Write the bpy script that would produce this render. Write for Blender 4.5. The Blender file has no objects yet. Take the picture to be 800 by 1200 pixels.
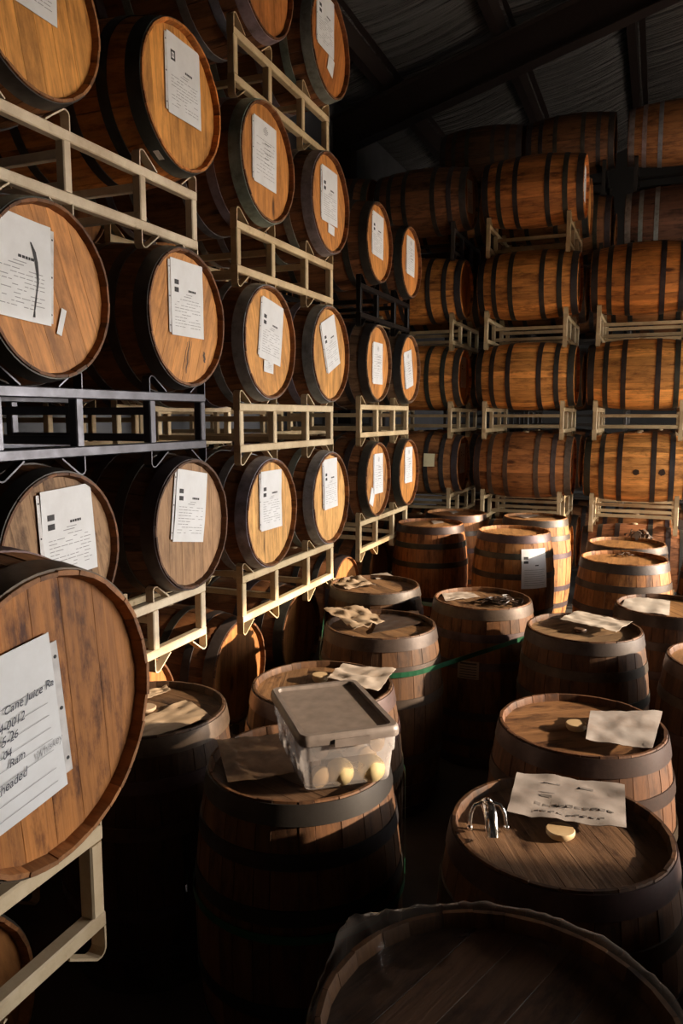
import bpy, bmesh, math, random
from mathutils import Vector, Matrix, noise
R_ = math.radians
sc = bpy.context.scene
col = sc.collection
rng = random.Random(11)

# ------------------------------------------------------------------ camera
F_PX, CX, CY = 900.0, 400.0, 600.0
CAM = Vector((0.0, 0.0, 1.905))
YAW, PITCH = R_(22.24), R_(7.16)
cam_d = bpy.data.cameras.new('camera')
cam = bpy.data.objects.new('camera', cam_d)
col.objects.link(cam)
cam.location = CAM
cam.rotation_euler = (math.pi / 2 - PITCH, 0, YAW)
cam_d.sensor_fit = 'VERTICAL'
cam_d.sensor_height = 36.0
cam_d.sensor_width = 24.0
cam_d.lens = 36.0 * F_PX / 1200.0
cam_d.clip_start = 0.02
sc.camera = cam
CAM_R = cam.rotation_euler.to_matrix()

# ------------------------------------------------------------------ world, sun, exposure
SUN_AZ, SUN_EL = R_(15.0), R_(15.5)       # the sun stands beyond the tall door in the right-hand wall
world = bpy.data.worlds.new('world')
sc.world = world
world.use_nodes = True
wb = world.node_tree.nodes['Background']
wb.inputs['Color'].default_value = (1.0, 0.95, 0.89, 1)
wb.inputs['Strength'].default_value = 12.8
sun_d = bpy.data.lights.new('sun', 'SUN')
sun_d.energy = 9.0
sun_d.angle = R_(0.9)
sun_d.color = (1.0, 0.80, 0.58)
sun = bpy.data.objects.new('sun', sun_d)
col.objects.link(sun)
sdir = Vector((math.cos(SUN_AZ) * math.cos(SUN_EL), math.sin(SUN_AZ) * math.cos(SUN_EL), math.sin(SUN_EL)))
sun.rotation_euler = sdir.to_track_quat('Z', 'Y').to_euler()
sun.location = (9, 6, 7)
DOOR_X, DOOR_Y0, DOOR_Y1, DOOR_Z1 = 4.5, 3.0, 9.4, 2.85
por_d = bpy.data.lights.new('door_daylight', 'AREA')   # portal: guides sky light through the door opening
por_d.shape = 'RECTANGLE'
por_d.size = DOOR_Y1 - DOOR_Y0
por_d.size_y = DOOR_Z1
por_d.cycles.is_portal = True
por = bpy.data.objects.new('door_daylight', por_d)
col.objects.link(por)
por.location = (DOOR_X + 0.05, (DOOR_Y0 + DOOR_Y1) / 2, DOOR_Z1 / 2)
por.rotation_euler = Vector((1, 0, 0)).to_track_quat('Z', 'Y').to_euler()
por.rotation_euler = (math.pi / 2, 0, math.pi / 2)
sc.view_settings.view_transform = 'Standard'
sc.view_settings.look = 'None'
sc.view_settings.gamma = 1.0
sc.view_settings.use_curve_mapping = False
sc.view_settings.exposure = 0.5

# ------------------------------------------------------------------ helpers
def ray(px, py):
    d = CAM_R @ Vector(((px - CX) / F_PX, -(py - CY) / F_PX, -1.0))
    return d
def on_z(px, py, z):
    d = ray(px, py)
    return CAM + d * ((z - CAM.z) / d.z)
def on_x(px, py, x):
    d = ray(px, py)
    return CAM + d * ((x - CAM.x) / d.x)

class MB:
    def __init__(s):
        s.v = []; s.f = []
    def add(s, vs, fs):
        n = len(s.v)
        s.v += [tuple(v) for v in vs]
        s.f += [tuple(i + n for i in f) for f in fs]
    def box(s, x0, x1, y0, y1, z0, z1, M=None):
        vs = [Vector((x, y, z)) for x in (x0, x1) for y in (y0, y1) for z in (z0, z1)]
        if M is not None: vs = [M @ v for v in vs]
        s.add(vs, [(0, 1, 3, 2), (4, 6, 7, 5), (0, 4, 5, 1), (2, 3, 7, 6), (0, 2, 6, 4), (1, 5, 7, 3)])
    def cbox(s, x0, x1, y0, y1, z0, z1, c, M=None):
        # box with its four long edges chamfered (long axis found from the size)
        dims = (x1 - x0, y1 - y0, z1 - z0)
        ax = dims.index(max(dims))
        lo = (x0, y0, z0); hi = (x1, y1, z1)
        a, b = [i for i in range(3) if i != ax]
        if ax == 1: a, b = b, a
        ring = []
        for (u, w) in ((lo[a] + c, lo[b]), (hi[a] - c, lo[b]), (hi[a], lo[b] + c), (hi[a], hi[b] - c),
                       (hi[a] - c, hi[b]), (lo[a] + c, hi[b]), (lo[a], hi[b] - c), (lo[a], lo[b] + c)):
            ring.append((u, w))
        vs = []
        for e in (lo[ax], hi[ax]):
            for (u, w) in ring:
                p = [0, 0, 0]; p[ax] = e; p[a] = u; p[b] = w
                p = Vector(p)
                vs.append(M @ p if M is not None else p)
        fs = [(i, (i + 1) % 8, 8 + (i + 1) % 8, 8 + i) for i in range(8)]
        fs += [tuple(reversed(range(8))), tuple(range(8, 16))]
        s.add(vs, fs)
    def tube(s, pts, r, n=8, cap=True, closed=False):
        pts = [Vector(p) for p in pts]
        N = len(pts)
        vs = []; up = Vector((0, 0, 1))
        prev = None
        for i in range(N):
            a = pts[(i - 1) % N] if (closed or i > 0) else pts[i]
            b = pts[(i + 1) % N] if (closed or i < N - 1) else pts[i]
            t = (b - a).normalized()
            if prev is None:
                u = t.orthogonal().normalized() if abs(t.z) > .9 else t.cross(up).normalized()
            else:
                u = (prev - t * prev.dot(t)).normalized()
            prev = u
            w = t.cross(u)
            for k in range(n):
                an = 2 * math.pi * k / n
                vs.append(pts[i] + (u * math.cos(an) + w * math.sin(an)) * r)
        fs = []
        for i in range(N if closed else N - 1):
            j = (i + 1) % N
            for k in range(n):
                fs.append((i * n + k, i * n + (k + 1) % n, j * n + (k + 1) % n, j * n + k))
        if cap and not closed:
            fs.append(tuple(reversed(range(n)))); fs.append(tuple(range((N - 1) * n, N * n)))
        s.add(vs, fs)
    def lathe(s, prof, n=32, closed=False, M=None):
        # prof: (r, z) list
        vs = []
        for (r, z) in prof:
            for k in range(n):
                a = 2 * math.pi * k / n
                p = Vector((r * math.cos(a), r * math.sin(a), z))
                vs.append(M @ p if M is not None else p)
        fs = []
        m = len(prof)
        for i in range(m if closed else m - 1):
            j = (i + 1) % m
            for k in range(n):
                fs.append((i * n + k, i * n + (k + 1) % n, j * n + (k + 1) % n, j * n + k))
        if not closed:
            if prof[0][0] > 1e-4: fs.append(tuple(reversed(range(n))))
            if prof[-1][0] > 1e-4: fs.append(tuple(range((m - 1) * n, m * n)))
        s.add(vs, fs)
    def strap(s, path, width, thick, axis):
        # flat bar bent along path; width runs along axis
        path = [Vector(p) for p in path]; axis = Vector(axis).normalized()
        N = len(path); vs = []
        for i in range(N):
            a = path[max(i - 1, 0)]; b = path[min(i + 1, N - 1)]
            t = (b - a).normalized(); nn = t.cross(axis).normalized()
            for (u, w) in ((-.5, -.5), (.5, -.5), (.5, .5), (-.5, .5)):
                vs.append(path[i] + axis * (u * width) + nn * (w * thick))
        fs = []
        for i in range(N - 1):
            for k in range(4):
                fs.append((i * 4 + k, i * 4 + (k + 1) % 4, (i + 1) * 4 + (k + 1) % 4, (i + 1) * 4 + k))
        fs.append((3, 2, 1, 0)); fs.append(tuple(range((N - 1) * 4, N * 4)))
        s.add(vs, fs)
    def mesh(s, name, mat=None, smooth=False, angle=None):
        me = bpy.data.meshes.new(name)
        me.from_pydata(s.v, [], s.f)
        bm = bmesh.new(); bm.from_mesh(me)
        bmesh.ops.recalc_face_normals(bm, faces=bm.faces)
        if smooth:
            for f in bm.faces: f.smooth = True
            if angle is not None:
                for e in bm.edges:
                    if len(e.link_faces) == 2 and e.calc_face_angle(0) > angle: e.smooth = False
        bm.to_mesh(me); bm.free()
        if mat is not None: me.materials.append(mat)
        return me

def obj(name, me, parent=None, loc=None, rot=None, M=None, color=None):
    o = bpy.data.objects.new(name, me)
    if name in ('printed_text', 'printed_mark', 'punch_hole'): o['kind'] = 'stuff'
    col.objects.link(o)
    if parent is not None: o.parent = parent
    if M is not None: o.matrix_basis = M
    else:
        if loc is not None: o.location = loc
        if rot is not None: o.rotation_euler = rot
    if color is not None: o.color = (*color, 1.0)
    return o
def tag(o, label, cat, group=None):
    o['label'] = label; o['category'] = cat
    if group: o['group'] = group
    return o
def empty(name, M):
    o = bpy.data.objects.new(name, None)
    o.empty_display_size = .1
    col.objects.link(o)
    o.matrix_basis = M
    return o
def struct(name, me, **k):
    o = obj(name, me, **k); o['kind'] = 'structure'
    return o

# ------------------------------------------------------------------ materials
def nt_new(name):
    m = bpy.data.materials.new(name); m.use_nodes = True
    nt = m.node_tree
    b = nt.nodes['Principled BSDF']
    return m, nt, b
def N(nt, t, **kw):
    n = nt.nodes.new(t)
    for k, v in kw.items(): setattr(n, k, v)
    return n
def L(nt, a, b): nt.links.new(a, b)
def math_n(nt, op, a, b=None, clamp=False):
    n = N(nt, 'ShaderNodeMath', operation=op); n.use_clamp = clamp
    for i, x in enumerate((a, b)):
        if x is None: continue
        if isinstance(x, (int, float)): n.inputs[i].default_value = x
        else: L(nt, x, n.inputs[i])
    return n.outputs[0]
def ramp(nt, fac, stops):
    r = N(nt, 'ShaderNodeValToRGB')
    cr = r.color_ramp
    while len(cr.elements) < len(stops): cr.elements.new(.5)
    for e, (p, c) in zip(cr.elements, stops):
        e.position = p; e.color = (*c, 1) if len(c) == 3 else c
    L(nt, fac, r.inputs[0])
    return r.outputs[0]
def mixc(nt, fac, a, b, blend='MIX'):
    n = N(nt, 'ShaderNodeMix', data_type='RGBA', blend_type=blend)
    if isinstance(fac, (int, float)): n.inputs[0].default_value = fac
    else: L(nt, fac, n.inputs[0])
    for s, x in ((6, a), (7, b)):
        if isinstance(x, tuple): n.inputs[s].default_value = (*x, 1) if len(x) == 3 else x
        else: L(nt, x, n.inputs[s])
    return n.outputs[2]

def wood_mat(name, grain, rough=.62, vary=(.62, 1.18), stain=.55, bump=.25, knots=True):
    """oak: colour from the object's own colour, grain along the board, stains, per-board variation"""
    m, nt, b = nt_new(name)
    tc = N(nt, 'ShaderNodeTexCoord'); oi = N(nt, 'ShaderNodeObjectInfo')
    off = N(nt, 'ShaderNodeVectorMath', operation='SCALE')
    off.inputs[0].default_value = (37.0, 91.0, 53.0)
    L(nt, oi.outputs['Random'], off.inputs['Scale'])
    add = N(nt, 'ShaderNodeVectorMath', operation='ADD')
    L(nt, tc.outputs['Object'], add.inputs[0]); L(nt, off.outputs[0], add.inputs[1])
    mp = N(nt, 'ShaderNodeMapping'); mp.inputs['Scale'].default_value = grain
    L(nt, add.outputs[0], mp.inputs[0])
    g = N(nt, 'ShaderNodeTexNoise'); g.inputs['Scale'].default_value = 1.0
    g.inputs['Detail'].default_value = 5; g.inputs['Roughness'].default_value = .65; g.inputs['Distortion'].default_value = .6
    L(nt, mp.outputs[0], g.inputs['Vector'])
    bl = N(nt, 'ShaderNodeTexNoise'); bl.inputs['Scale'].default_value = 12.8
    bl.inputs['Detail'].default_value = 6; bl.inputs['Roughness'].default_value = .7
    mp2 = N(nt, 'ShaderNodeMapping'); mp2.inputs['Scale'].default_value = tuple(.35 + .65 * (x > 10) for x in grain)
    L(nt, add.outputs[0], mp2.inputs[0]); L(nt, mp2.outputs[0], bl.inputs['Vector'])
    gr = ramp(nt, g.outputs['Fac'], [(.25, (.55, .50, .46)), (.5, (.95, .93, .90)), (.75, (1.18, 1.16, 1.12))])
    st = ramp(nt, bl.outputs['Fac'], [(.34, (1 - stain, 1 - stain * 1.08, 1 - stain * 1.15)), (.50, (.90, .87, .84)), (.66, (1.1, 1.08, 1.05))])
    rv = N(nt, 'ShaderNodeMapRange'); L(nt, oi.outputs['Random'], rv.inputs[0])
    rv.inputs[3].default_value = vary[0]; rv.inputs[4].default_value = vary[1]
    c = mixc(nt, 1.0, oi.outputs['Color'], gr, 'MULTIPLY')
    c = mixc(nt, 1.0, c, st, 'MULTIPLY')
    sc_ = N(nt, 'ShaderNodeVectorMath', operation='SCALE')
    L(nt, c, sc_.inputs[0]); L(nt, rv.outputs[0], sc_.inputs['Scale'])
    c = sc_.outputs[0]
    if knots:
        vo = N(nt, 'ShaderNodeTexVoronoi'); vo.inputs['Scale'].default_value = 5.0
        L(nt, mp2.outputs[0], vo.inputs['Vector'])
        kn = ramp(nt, vo.outputs['Distance'], [(.05, (.25, .2, .17)), (.11, (1, 1, 1))])
        c = mixc(nt, 1.0, c, kn, 'MULTIPLY')
    L(nt, c, b.inputs['Base Color'])
    b.inputs['Roughness'].default_value = rough
    b.inputs['Specular IOR Level'].default_value = .35
    bp = N(nt, 'ShaderNodeBump'); bp.inputs['Strength'].default_value = bump; bp.inputs['Distance'].default_value = .004
    L(nt, g.outputs['Fac'], bp.inputs['Height']); L(nt, bp.outputs[0], b.inputs['Normal'])
    return m

def metal_mat(name, rough=.42, metallic=.75, rust=.5, bump=.1):
    m, nt, b = nt_new(name)
    tc = N(nt, 'ShaderNodeTexCoord'); oi = N(nt, 'ShaderNodeObjectInfo')
    off = N(nt, 'ShaderNodeVectorMath', operation='SCALE'); off.inputs[0].default_value = (17.0, 29.0, 41.0)
    L(nt, oi.outputs['Random'], off.inputs['Scale'])
    add = N(nt, 'ShaderNodeVectorMath', operation='ADD')
    L(nt, tc.outputs['Object'], add.inputs[0]); L(nt, off.outputs[0], add.inputs[1])
    n1 = N(nt, 'ShaderNodeTexNoise'); n1.inputs['Scale'].default_value = 14; n1.inputs['Detail'].default_value = 6
    n1.inputs['Roughness'].default_value = .7
    L(nt, add.outputs[0], n1.inputs['Vector'])
    v = ramp(nt, n1.outputs['Fac'], [(.3, (1 - rust, 1 - rust * 1.1, 1 - rust * 1.2)), (.5, (.9, .88, .86)), (.7, (1.15, 1.15, 1.15))])
    L(nt, mixc(nt, 1.0, oi.outputs['Color'], v, 'MULTIPLY'), b.inputs['Base Color'])
    b.inputs['Metallic'].default_value = metallic
    rr = N(nt, 'ShaderNodeMapRange'); L(nt, n1.outputs['Fac'], rr.inputs[0])
    rr.inputs[3].default_value = rough + .2; rr.inputs[4].default_value = rough - .12
    L(nt, rr.outputs[0], b.inputs['Roughness'])
    bp = N(nt, 'ShaderNodeBump'); bp.inputs['Strength'].default_value = bump; bp.inputs['Distance'].default_value = .002
    L(nt, n1.outputs['Fac'], bp.inputs['Height']); L(nt, bp.outputs[0], b.inputs['Normal'])
    return m

def paint_mat(name, rough=.5):
    m, nt, b = nt_new(name)
    tc = N(nt, 'ShaderNodeTexCoord'); oi = N(nt, 'ShaderNodeObjectInfo')
    off = N(nt, 'ShaderNodeVectorMath', operation='SCALE'); off.inputs[0].default_value = (13.0, 71.0, 23.0)
    L(nt, oi.outputs['Random'], off.inputs['Scale'])
    add = N(nt, 'ShaderNodeVectorMath', operation='ADD')
    L(nt, tc.outputs['Object'], add.inputs[0]); L(nt, off.outputs[0], add.inputs[1])
    n1 = N(nt, 'ShaderNodeTexNoise'); n1.inputs['Scale'].default_value = 22; n1.inputs['Detail'].default_value = 7
    n1.inputs['Roughness'].default_value = .75
    L(nt, add.outputs[0], n1.inputs['Vector'])
    n2 = N(nt, 'ShaderNodeTexNoise'); n2.inputs['Scale'].default_value = 4; n2.inputs['Detail'].default_value = 3
    L(nt, add.outputs[0], n2.inputs['Vector'])
    v = ramp(nt, n1.outputs['Fac'], [(.27, (.30, .22, .16)), (.37, (.88, .85, .80)), (.6, (1, 1, 1))])
    v2 = ramp(nt, n2.outputs['Fac'], [(.3, (.72, .66, .6)), (.6, (1.05, 1.05, 1.05))])
    c = mixc(nt, 1.0, oi.outputs['Color'], v, 'MULTIPLY'); c = mixc(nt, 1.0, c, v2, 'MULTIPLY')
    L(nt, c, b.inputs['Base Color'])
    b.inputs['Roughness'].default_value = rough
    bp = N(nt, 'ShaderNodeBump'); bp.inputs['Strength'].default_value = .15; bp.inputs['Distance'].default_value = .001
    L(nt, n1.outputs['Fac'], bp.inputs['Height']); L(nt, bp.outputs[0], b.inputs['Normal'])
    return m

def paper_mat(name, base, stain=None, amt=.5, coat=.0, scale=7):
    m, nt, b = nt_new(name)
    tc = N(nt, 'ShaderNodeTexCoord')
    n1 = N(nt, 'ShaderNodeTexNoise'); n1.inputs['Scale'].default_value = scale; n1.inputs['Detail'].default_value = 5
    n1.inputs['Roughness'].default_value = .65
    L(nt, tc.outputs['Object'], n1.inputs['Vector'])
    if stain:
        fac = ramp(nt, n1.outputs['Fac'], [(.32, (amt,) * 3), (.66, (0, 0, 0))])
        L(nt, mixc(nt, fac, base, stain), b.inputs['Base Color'])
    else:
        v = ramp(nt, n1.outputs['Fac'], [(.3, (.9, .89, .88)), (.6, (1, 1, 1))])
        L(nt, mixc(nt, 1.0, base, v, 'MULTIPLY'), b.inputs['Base Color'])
    b.inputs['Roughness'].default_value = .6
    b.inputs['Coat Weight'].default_value = coat
    b.inputs['Coat Roughness'].default_value = .12
    bp = N(nt, 'ShaderNodeBump'); bp.inputs['Strength'].default_value = .25; bp.inputs['Distance'].default_value = .004
    L(nt, n1.outputs['Fac'], bp.inputs['Height'])
    L(nt, bp.outputs[0], b.inputs['Normal']); L(nt, bp.outputs[0], b.inputs['Coat Normal'])
    return m
def plain(name, c, rough=.5, metallic=0.0, spec=.5):
    m, nt, b = nt_new(name)
    tc = N(nt, 'ShaderNodeTexCoord'); n1 = N(nt, 'ShaderNodeTexNoise'); n1.inputs['Scale'].default_value = 30
    n1.inputs['Detail'].default_value = 4
    L(nt, tc.outputs['Object'], n1.inputs['Vector'])
    v = ramp(nt, n1.outputs['Fac'], [(.3, (.75, .75, .75)), (.65, (1.05, 1.05, 1.05))])
    L(nt, mixc(nt, 1.0, c, v, 'MULTIPLY'), b.inputs['Base Color'])
    b.inputs['Roughness'].default_value = rough; b.inputs['Metallic'].default_value = metallic
    b.inputs['Specular IOR Level'].default_value = spec
    return m
def film(name, tint, alpha, rough=.12, fres=.75):
    """thin clear plastic: mostly see-through, with its own sheen and haze"""
    m, nt, b = nt_new(name)
    out = nt.nodes['Material Output']
    tr = N(nt, 'ShaderNodeBsdfTransparent'); tr.inputs[0].default_value = (.92, .92, .92, 1)
    b.inputs['Base Color'].default_value = (*tint, 1); b.inputs['Roughness'].default_value = rough
    lw = N(nt, 'ShaderNodeLayerWeight'); lw.inputs[0].default_value = .35
    f = math_n(nt, 'ADD', math_n(nt, 'MULTIPLY', lw.outputs['Fresnel'], fres), alpha, True)
    mx = N(nt, 'ShaderNodeMixShader')
    L(nt, f, mx.inputs[0]); L(nt, tr.outputs[0], mx.inputs[1]); L(nt, b.outputs[0], mx.inputs[2])
    L(nt, mx.outputs[0], out.inputs[0])
    return m

M_stave = wood_mat('oak_stave', (55, 55, 3.0), vary=(.7, 1.28), stain=.70, knots=True)
M_head = wood_mat('oak_head', (48, 2.6, 48), rough=.55, vary=(.88, 1.07), stain=.45, bump=.12)
M_headw = wood_mat('oak_head_weathered', (75, 3.2, 75), rough=.6, vary=(.75, 1.1), stain=.85, bump=.5)
M_hoop = metal_mat('hoop_steel', metallic=.35)
M_rack = paint_mat('rack_paint', .48)
M_rackblk = metal_mat('rack_black_steel', rough=.34, metallic=.8, rust=.25, bump=.05)
M_sheet = paper_mat('label_paper', (.80, .80, .81), coat=.35, scale=9)
M_sheet_dirty = paper_mat('stained_paper', (.42, .31, .21), (.24, .16, .09), .6, coat=.15, scale=5)
M_sheet_loose = paper_mat('loose_paper', (.46, .39, .33), (.26, .18, .12), .6, coat=.3)
M_brown = paper_mat('brown_paper', (.30, .20, .125), (.11, .06, .03), .9, scale=11)
M_ink = plain('printing_ink', (.045, .042, .045), .7)
M_inkgrey = plain('faded_ink', (.36, .35, .36), .8)
M_inkfade = plain('smudged_ink', (.13, .11, .10), .8)
M_inkbrown = plain('rust_print', (.22, .10, .08), .8)
M_pen = plain('pen_ink', (.02, .022, .05), .6)
M_strip = plain('sleeve_edge', (.70, .67, .66), .35)
M_bung = paper_mat('bung_wood', (.52, .38, .22), (.36, .22, .10), .6)
M_yellow = plain('bung_silicone', (.80, .63, .34), .45)
M_lid = plain('grey_lid_plastic', (.16, .13, .115), .42)
def tub_mat():
    m, nt, b = nt_new('tub_plastic')
    out = nt.nodes['Material Output']
    tr = N(nt, 'ShaderNodeBsdfTransparent'); tr.inputs[0].default_value = (.95, .94, .93, 1)
    tl = N(nt, 'ShaderNodeBsdfTranslucent'); tl.inputs[0].default_value = (.80, .76, .76, 1)
    df = N(nt, 'ShaderNodeBsdfDiffuse'); df.inputs[0].default_value = (.60, .57, .57, 1)
    gl = N(nt, 'ShaderNodeBsdfGlossy'); gl.inputs['Roughness'].default_value = .25
    tc = N(nt, 'ShaderNodeTexCoord'); n = N(nt, 'ShaderNodeTexNoise'); n.inputs['Scale'].default_value = 12; L(nt, tc.outputs['Object'], n.inputs['Vector'])
    a1 = N(nt, 'ShaderNodeMixShader'); a1.inputs[0].default_value = .45; L(nt, tl.outputs[0], a1.inputs[1]); L(nt, df.outputs[0], a1.inputs[2])
    a2 = N(nt, 'ShaderNodeMixShader'); a2.inputs[0].default_value = .10; L(nt, a1.outputs[0], a2.inputs[1]); L(nt, gl.outputs[0], a2.inputs[2])
    f = N(nt, 'ShaderNodeMapRange'); L(nt, n.outputs['Fac'], f.inputs[0]); f.inputs[3].default_value = .24; f.inputs[4].default_value = .44
    mx = N(nt, 'ShaderNodeMixShader'); L(nt, f.outputs[0], mx.inputs[0]); L(nt, tr.outputs[0], mx.inputs[1]); L(nt, a2.outputs[0], mx.inputs[2])
    L(nt, mx.outputs[0], out.inputs[0])
    return m
M_tub = tub_mat()
M_wrap = film('stretch_film', (.30, .24, .20), .0, .06, .42)
M_green = plain('green_strap', (.012, .075, .035), .35)
M_chrome = plain('chrome', (.78, .78, .78), .14, 1.0)
M_dark = plain('dark_debris', (.035, .022, .016), .35)
M_leaf = plain('dry_dark_leaf', (.09, .045, .02), .6)
M_tan = paper_mat('card_tag', (.72, .66, .42), (.5, .42, .22), .5)

# ------------------------------------------------------------------ building shell
def floor_mat():
    m, nt, b = nt_new('concrete_floor')
    tc = N(nt, 'ShaderNodeTexCoord'); n = N(nt, 'ShaderNodeTexNoise'); n.inputs['Scale'].default_value = 2.5; n.inputs['Detail'].default_value = 8
    L(nt, tc.outputs['Object'], n.inputs['Vector'])
    L(nt, ramp(nt, n.outputs['Fac'], [(.3, (.035, .030, .027)), (.7, (.085, .075, .068))]), b.inputs['Base Color'])
    b.inputs['Roughness'].default_value = .75
    return m
def wall_mat(name, c):
    m, nt, b = nt_new(name)
    tc = N(nt, 'ShaderNodeTexCoord'); n = N(nt, 'ShaderNodeTexNoise'); n.inputs['Scale'].default_value = 3; n.inputs['Detail'].default_value = 5
    L(nt, tc.outputs['Object'], n.inputs['Vector'])
    v = ramp(nt, n.outputs['Fac'], [(.3, (.75, .75, .75)), (.7, (1, 1, 1))])
    L(nt, mixc(nt, 1.0, c, v, 'MULTIPLY'), b.inputs['Base Color']); b.inputs['Roughness'].default_value = .7
    return m
def roof_mat():
    m, nt, b = nt_new('roof_insulation_facing')
    tc = N(nt, 'ShaderNodeTexCoord')
    def streak(sx, sy, det, dist):
        mp = N(nt, 'ShaderNodeMapping'); mp.inputs['Scale'].default_value = (sx, sy, 1.0)
        L(nt, tc.outputs['Object'], mp.inputs[0])
        n = N(nt, 'ShaderNodeTexNoise'); n.inputs['Scale'].default_value = 1.0; n.inputs['Detail'].default_value = det
        n.inputs['Roughness'].default_value = .55; n.inputs['Distortion'].default_value = dist
        L(nt, mp.outputs[0], n.inputs['Vector'])
        return n.outputs['Fac']
    n1 = streak(.7, 9.0, 3, .2); n2 = streak(1.1, 34.0, 4, .1)
    h = math_n(nt, 'ADD', n1, math_n(nt, 'MULTIPLY', n2, .45))
    L(nt, ramp(nt, n1, [(.3, (.10, .094, .09)), (.7, (.18, .172, .165))]), b.inputs['Base Color'])
    b.inputs['Roughness'].default_value = .24; b.inputs['Specular IOR Level'].default_value = 1.0
    bp = N(nt, 'ShaderNodeBump'); bp.inputs['Strength'].default_value = 1.0; bp.inputs['Distance'].default_value = .13
    L(nt, h, bp.inputs['Height']); L(nt, bp.outputs[0], b.inputs['Normal'])
    return m
M_floor = floor_mat(); M_wall = wall_mat('wall_sheet', (.14, .14, .15)); M_roof = roof_mat()
M_steel = plain('red_oxide_steel', (.030, .018, .015), .55)
M_yard = wall_mat('yard_gravel', (.30, .27, .23))
WX0, WX1, WY0, WY1 = -3.95, DOOR_X, -3.0, 15.5
EAVE, SLOPE = 5.593, .287
def roof_z(x): return EAVE + SLOPE * (x - WX0)
mb = MB(); mb.box(WX0 - .3, WX1 + .3, WY0 - .3, WY1 + .3, -.2, 0)
struct('floor', mb.mesh('floor', M_floor))
mb = MB(); mb.box(WX1 + .3, 40, -25, 35, -.25, -.02)
struct('ground_outside', mb.mesh('ground_outside', M_yard))
mb = MB(); mb.box(WX0 - .2, WX0, WY0, WY1, 0, roof_z(WX0) + .35)
wl = struct('wall_left', mb.mesh('wall_left', M_wall))
def gable(y0, y1):
    mb = MB()
    zl, zr = roof_z(WX0) + .35, roof_z(WX1) + .35
    vs = [(WX0, y0, 0), (WX1, y0, 0), (WX1, y0, zr), (WX0, y0, zl), (WX0, y1, 0), (WX1, y1, 0), (WX1, y1, zr), (WX0, y1, zl)]
    mb.add(vs, [(0, 1, 2, 3), (4, 7, 6, 5), (0, 4, 5, 1), (1, 5, 6, 2), (2, 6, 7, 3), (3, 7, 4, 0)])
    return mb
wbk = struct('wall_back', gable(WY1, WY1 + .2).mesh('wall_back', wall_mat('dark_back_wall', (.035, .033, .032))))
struct('wall_front', gable(WY0 - .2, WY0).mesh('wall_front', M_wall))
zt = roof_z(WX1) + .35
mb = MB()
mb.box(WX1, WX1 + .2, WY0, DOOR_Y0, 0, zt); mb.box(WX1, WX1 + .2, DOOR_Y1, WY1, 0, zt)
mb.box(WX1, WX1 + .2, DOOR_Y0, DOOR_Y1, DOOR_Z1, zt)
struct('wall_right', mb.mesh('wall_right', M_wall))
mb = MB()
mb.box(WX1 - .04, WX1 + .24, DOOR_Y0 - .08, DOOR_Y0, 0, DOOR_Z1 + .08); mb.box(WX1 - .04, WX1 + .24, DOOR_Y1, DOOR_Y1 + .08, 0, DOOR_Z1 + .08)
mb.box(WX1 - .04, WX1 + .24, DOOR_Y0, DOOR_Y1, DOOR_Z1, DOOR_Z1 + .08)
struct('door_1', mb.mesh('door_1', M_steel))

# purlins run away from the camera; insulation facing sags between them, one bay each
PUR = [-3.22 + 1.37 * i for i in range(6)]
PH = .25
ceil_root = None
edges = [WX0] + PUR + [WX1]
for k in range(len(edges) - 1):
    x0, x1 = edges[k], edges[k + 1]
    mb = MB(); nx, ny = 10, 30
    vs = []
    for j in range(ny + 1):
        y = WY0 + (WY1 - WY0) * j / ny
        for i in range(nx + 1):
            t = i / nx; x = x0 + (x1 - x0) * t
            sag = .10 * 4 * t * (1 - t) * (.8 + .4 * noise.noise(Vector((k * 3.1, y * .7, 0))))
            vs.append((x, y, roof_z(x) + PH - .01 - sag))
    fs = [(j * (nx + 1) + i, j * (nx + 1) + i + 1, (j + 1) * (nx + 1) + i + 1, (j + 1) * (nx + 1) + i) for j in range(ny) for i in range(nx)]
    mb.add(vs, fs)
    me = mb.mesh('roof_bay', M_roof, smooth=True)
    if ceil_root is None:
        mbs = MB()
        mbs.add([(x, y, roof_z(x) + PH + dz) for dz in (.03, .12) for (x, y) in ((WX0 - .2, WY0 - .2), (WX1 + .3, WY0 - .2), (WX1 + .3, WY1 + .2), (WX0 - .2, WY1 + .2))],
                [(0, 1, 2, 3), (4, 7, 6, 5), (0, 4, 5, 1), (1, 5, 6, 2), (2, 6, 7, 3), (3, 7, 4, 0)])
        ceil_root = struct('ceiling', mbs.mesh('ceiling', M_wall))
    obj('insulation_bay', me, ceil_root)
for x in PUR:
    z = roof_z(x)
    mb = MB()
    mb.box(x - .004, x + .004, WY0, WY1, z, z + PH); mb.box(x - .10, x + .004, WY0, WY1, z - .004, z + .004)
    mb.box(x - .10, x - .094, WY0, WY1, z, z + .025); mb.box(x - .004, x + .10, WY0, WY1, z + PH - .008, z + PH)
    obj('purlin', mb.mesh('purlin', M_steel), ceil_root)
for ry in (9.38, 3.2, -2.2):
    mb = MB()
    x0, x1 = WX0, WX1
    def slopebox(y0, y1, a, b_):
        mb.add([(x, y, roof_z(x) + dz) for x in (x0, x1) for y in (y0, y1) for dz in (a, b_)],
               [(0, 1, 3, 2), (4, 6, 7, 5), (0, 4, 5, 1), (2, 3, 7, 6), (0, 2, 6, 4), (1, 5, 7, 3)])
    slopebox(ry - .006, ry + .006, -.45, -.005)
    slopebox(ry - .10, ry + .10, -.46, -.445); slopebox(ry - .10, ry + .10, -.02, -.005)
    obj('rafter', mb.mesh('rafter', M_steel), ceil_root)
    if ry == 3.2: continue
    mb = MB(); mb.box(WX0 + .02, WX0 + .28, ry - .1, ry + .1, 0, roof_z(WX0) - .40)
    obj('steel_column', mb.mesh('steel_column', M_steel), wl)

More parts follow.
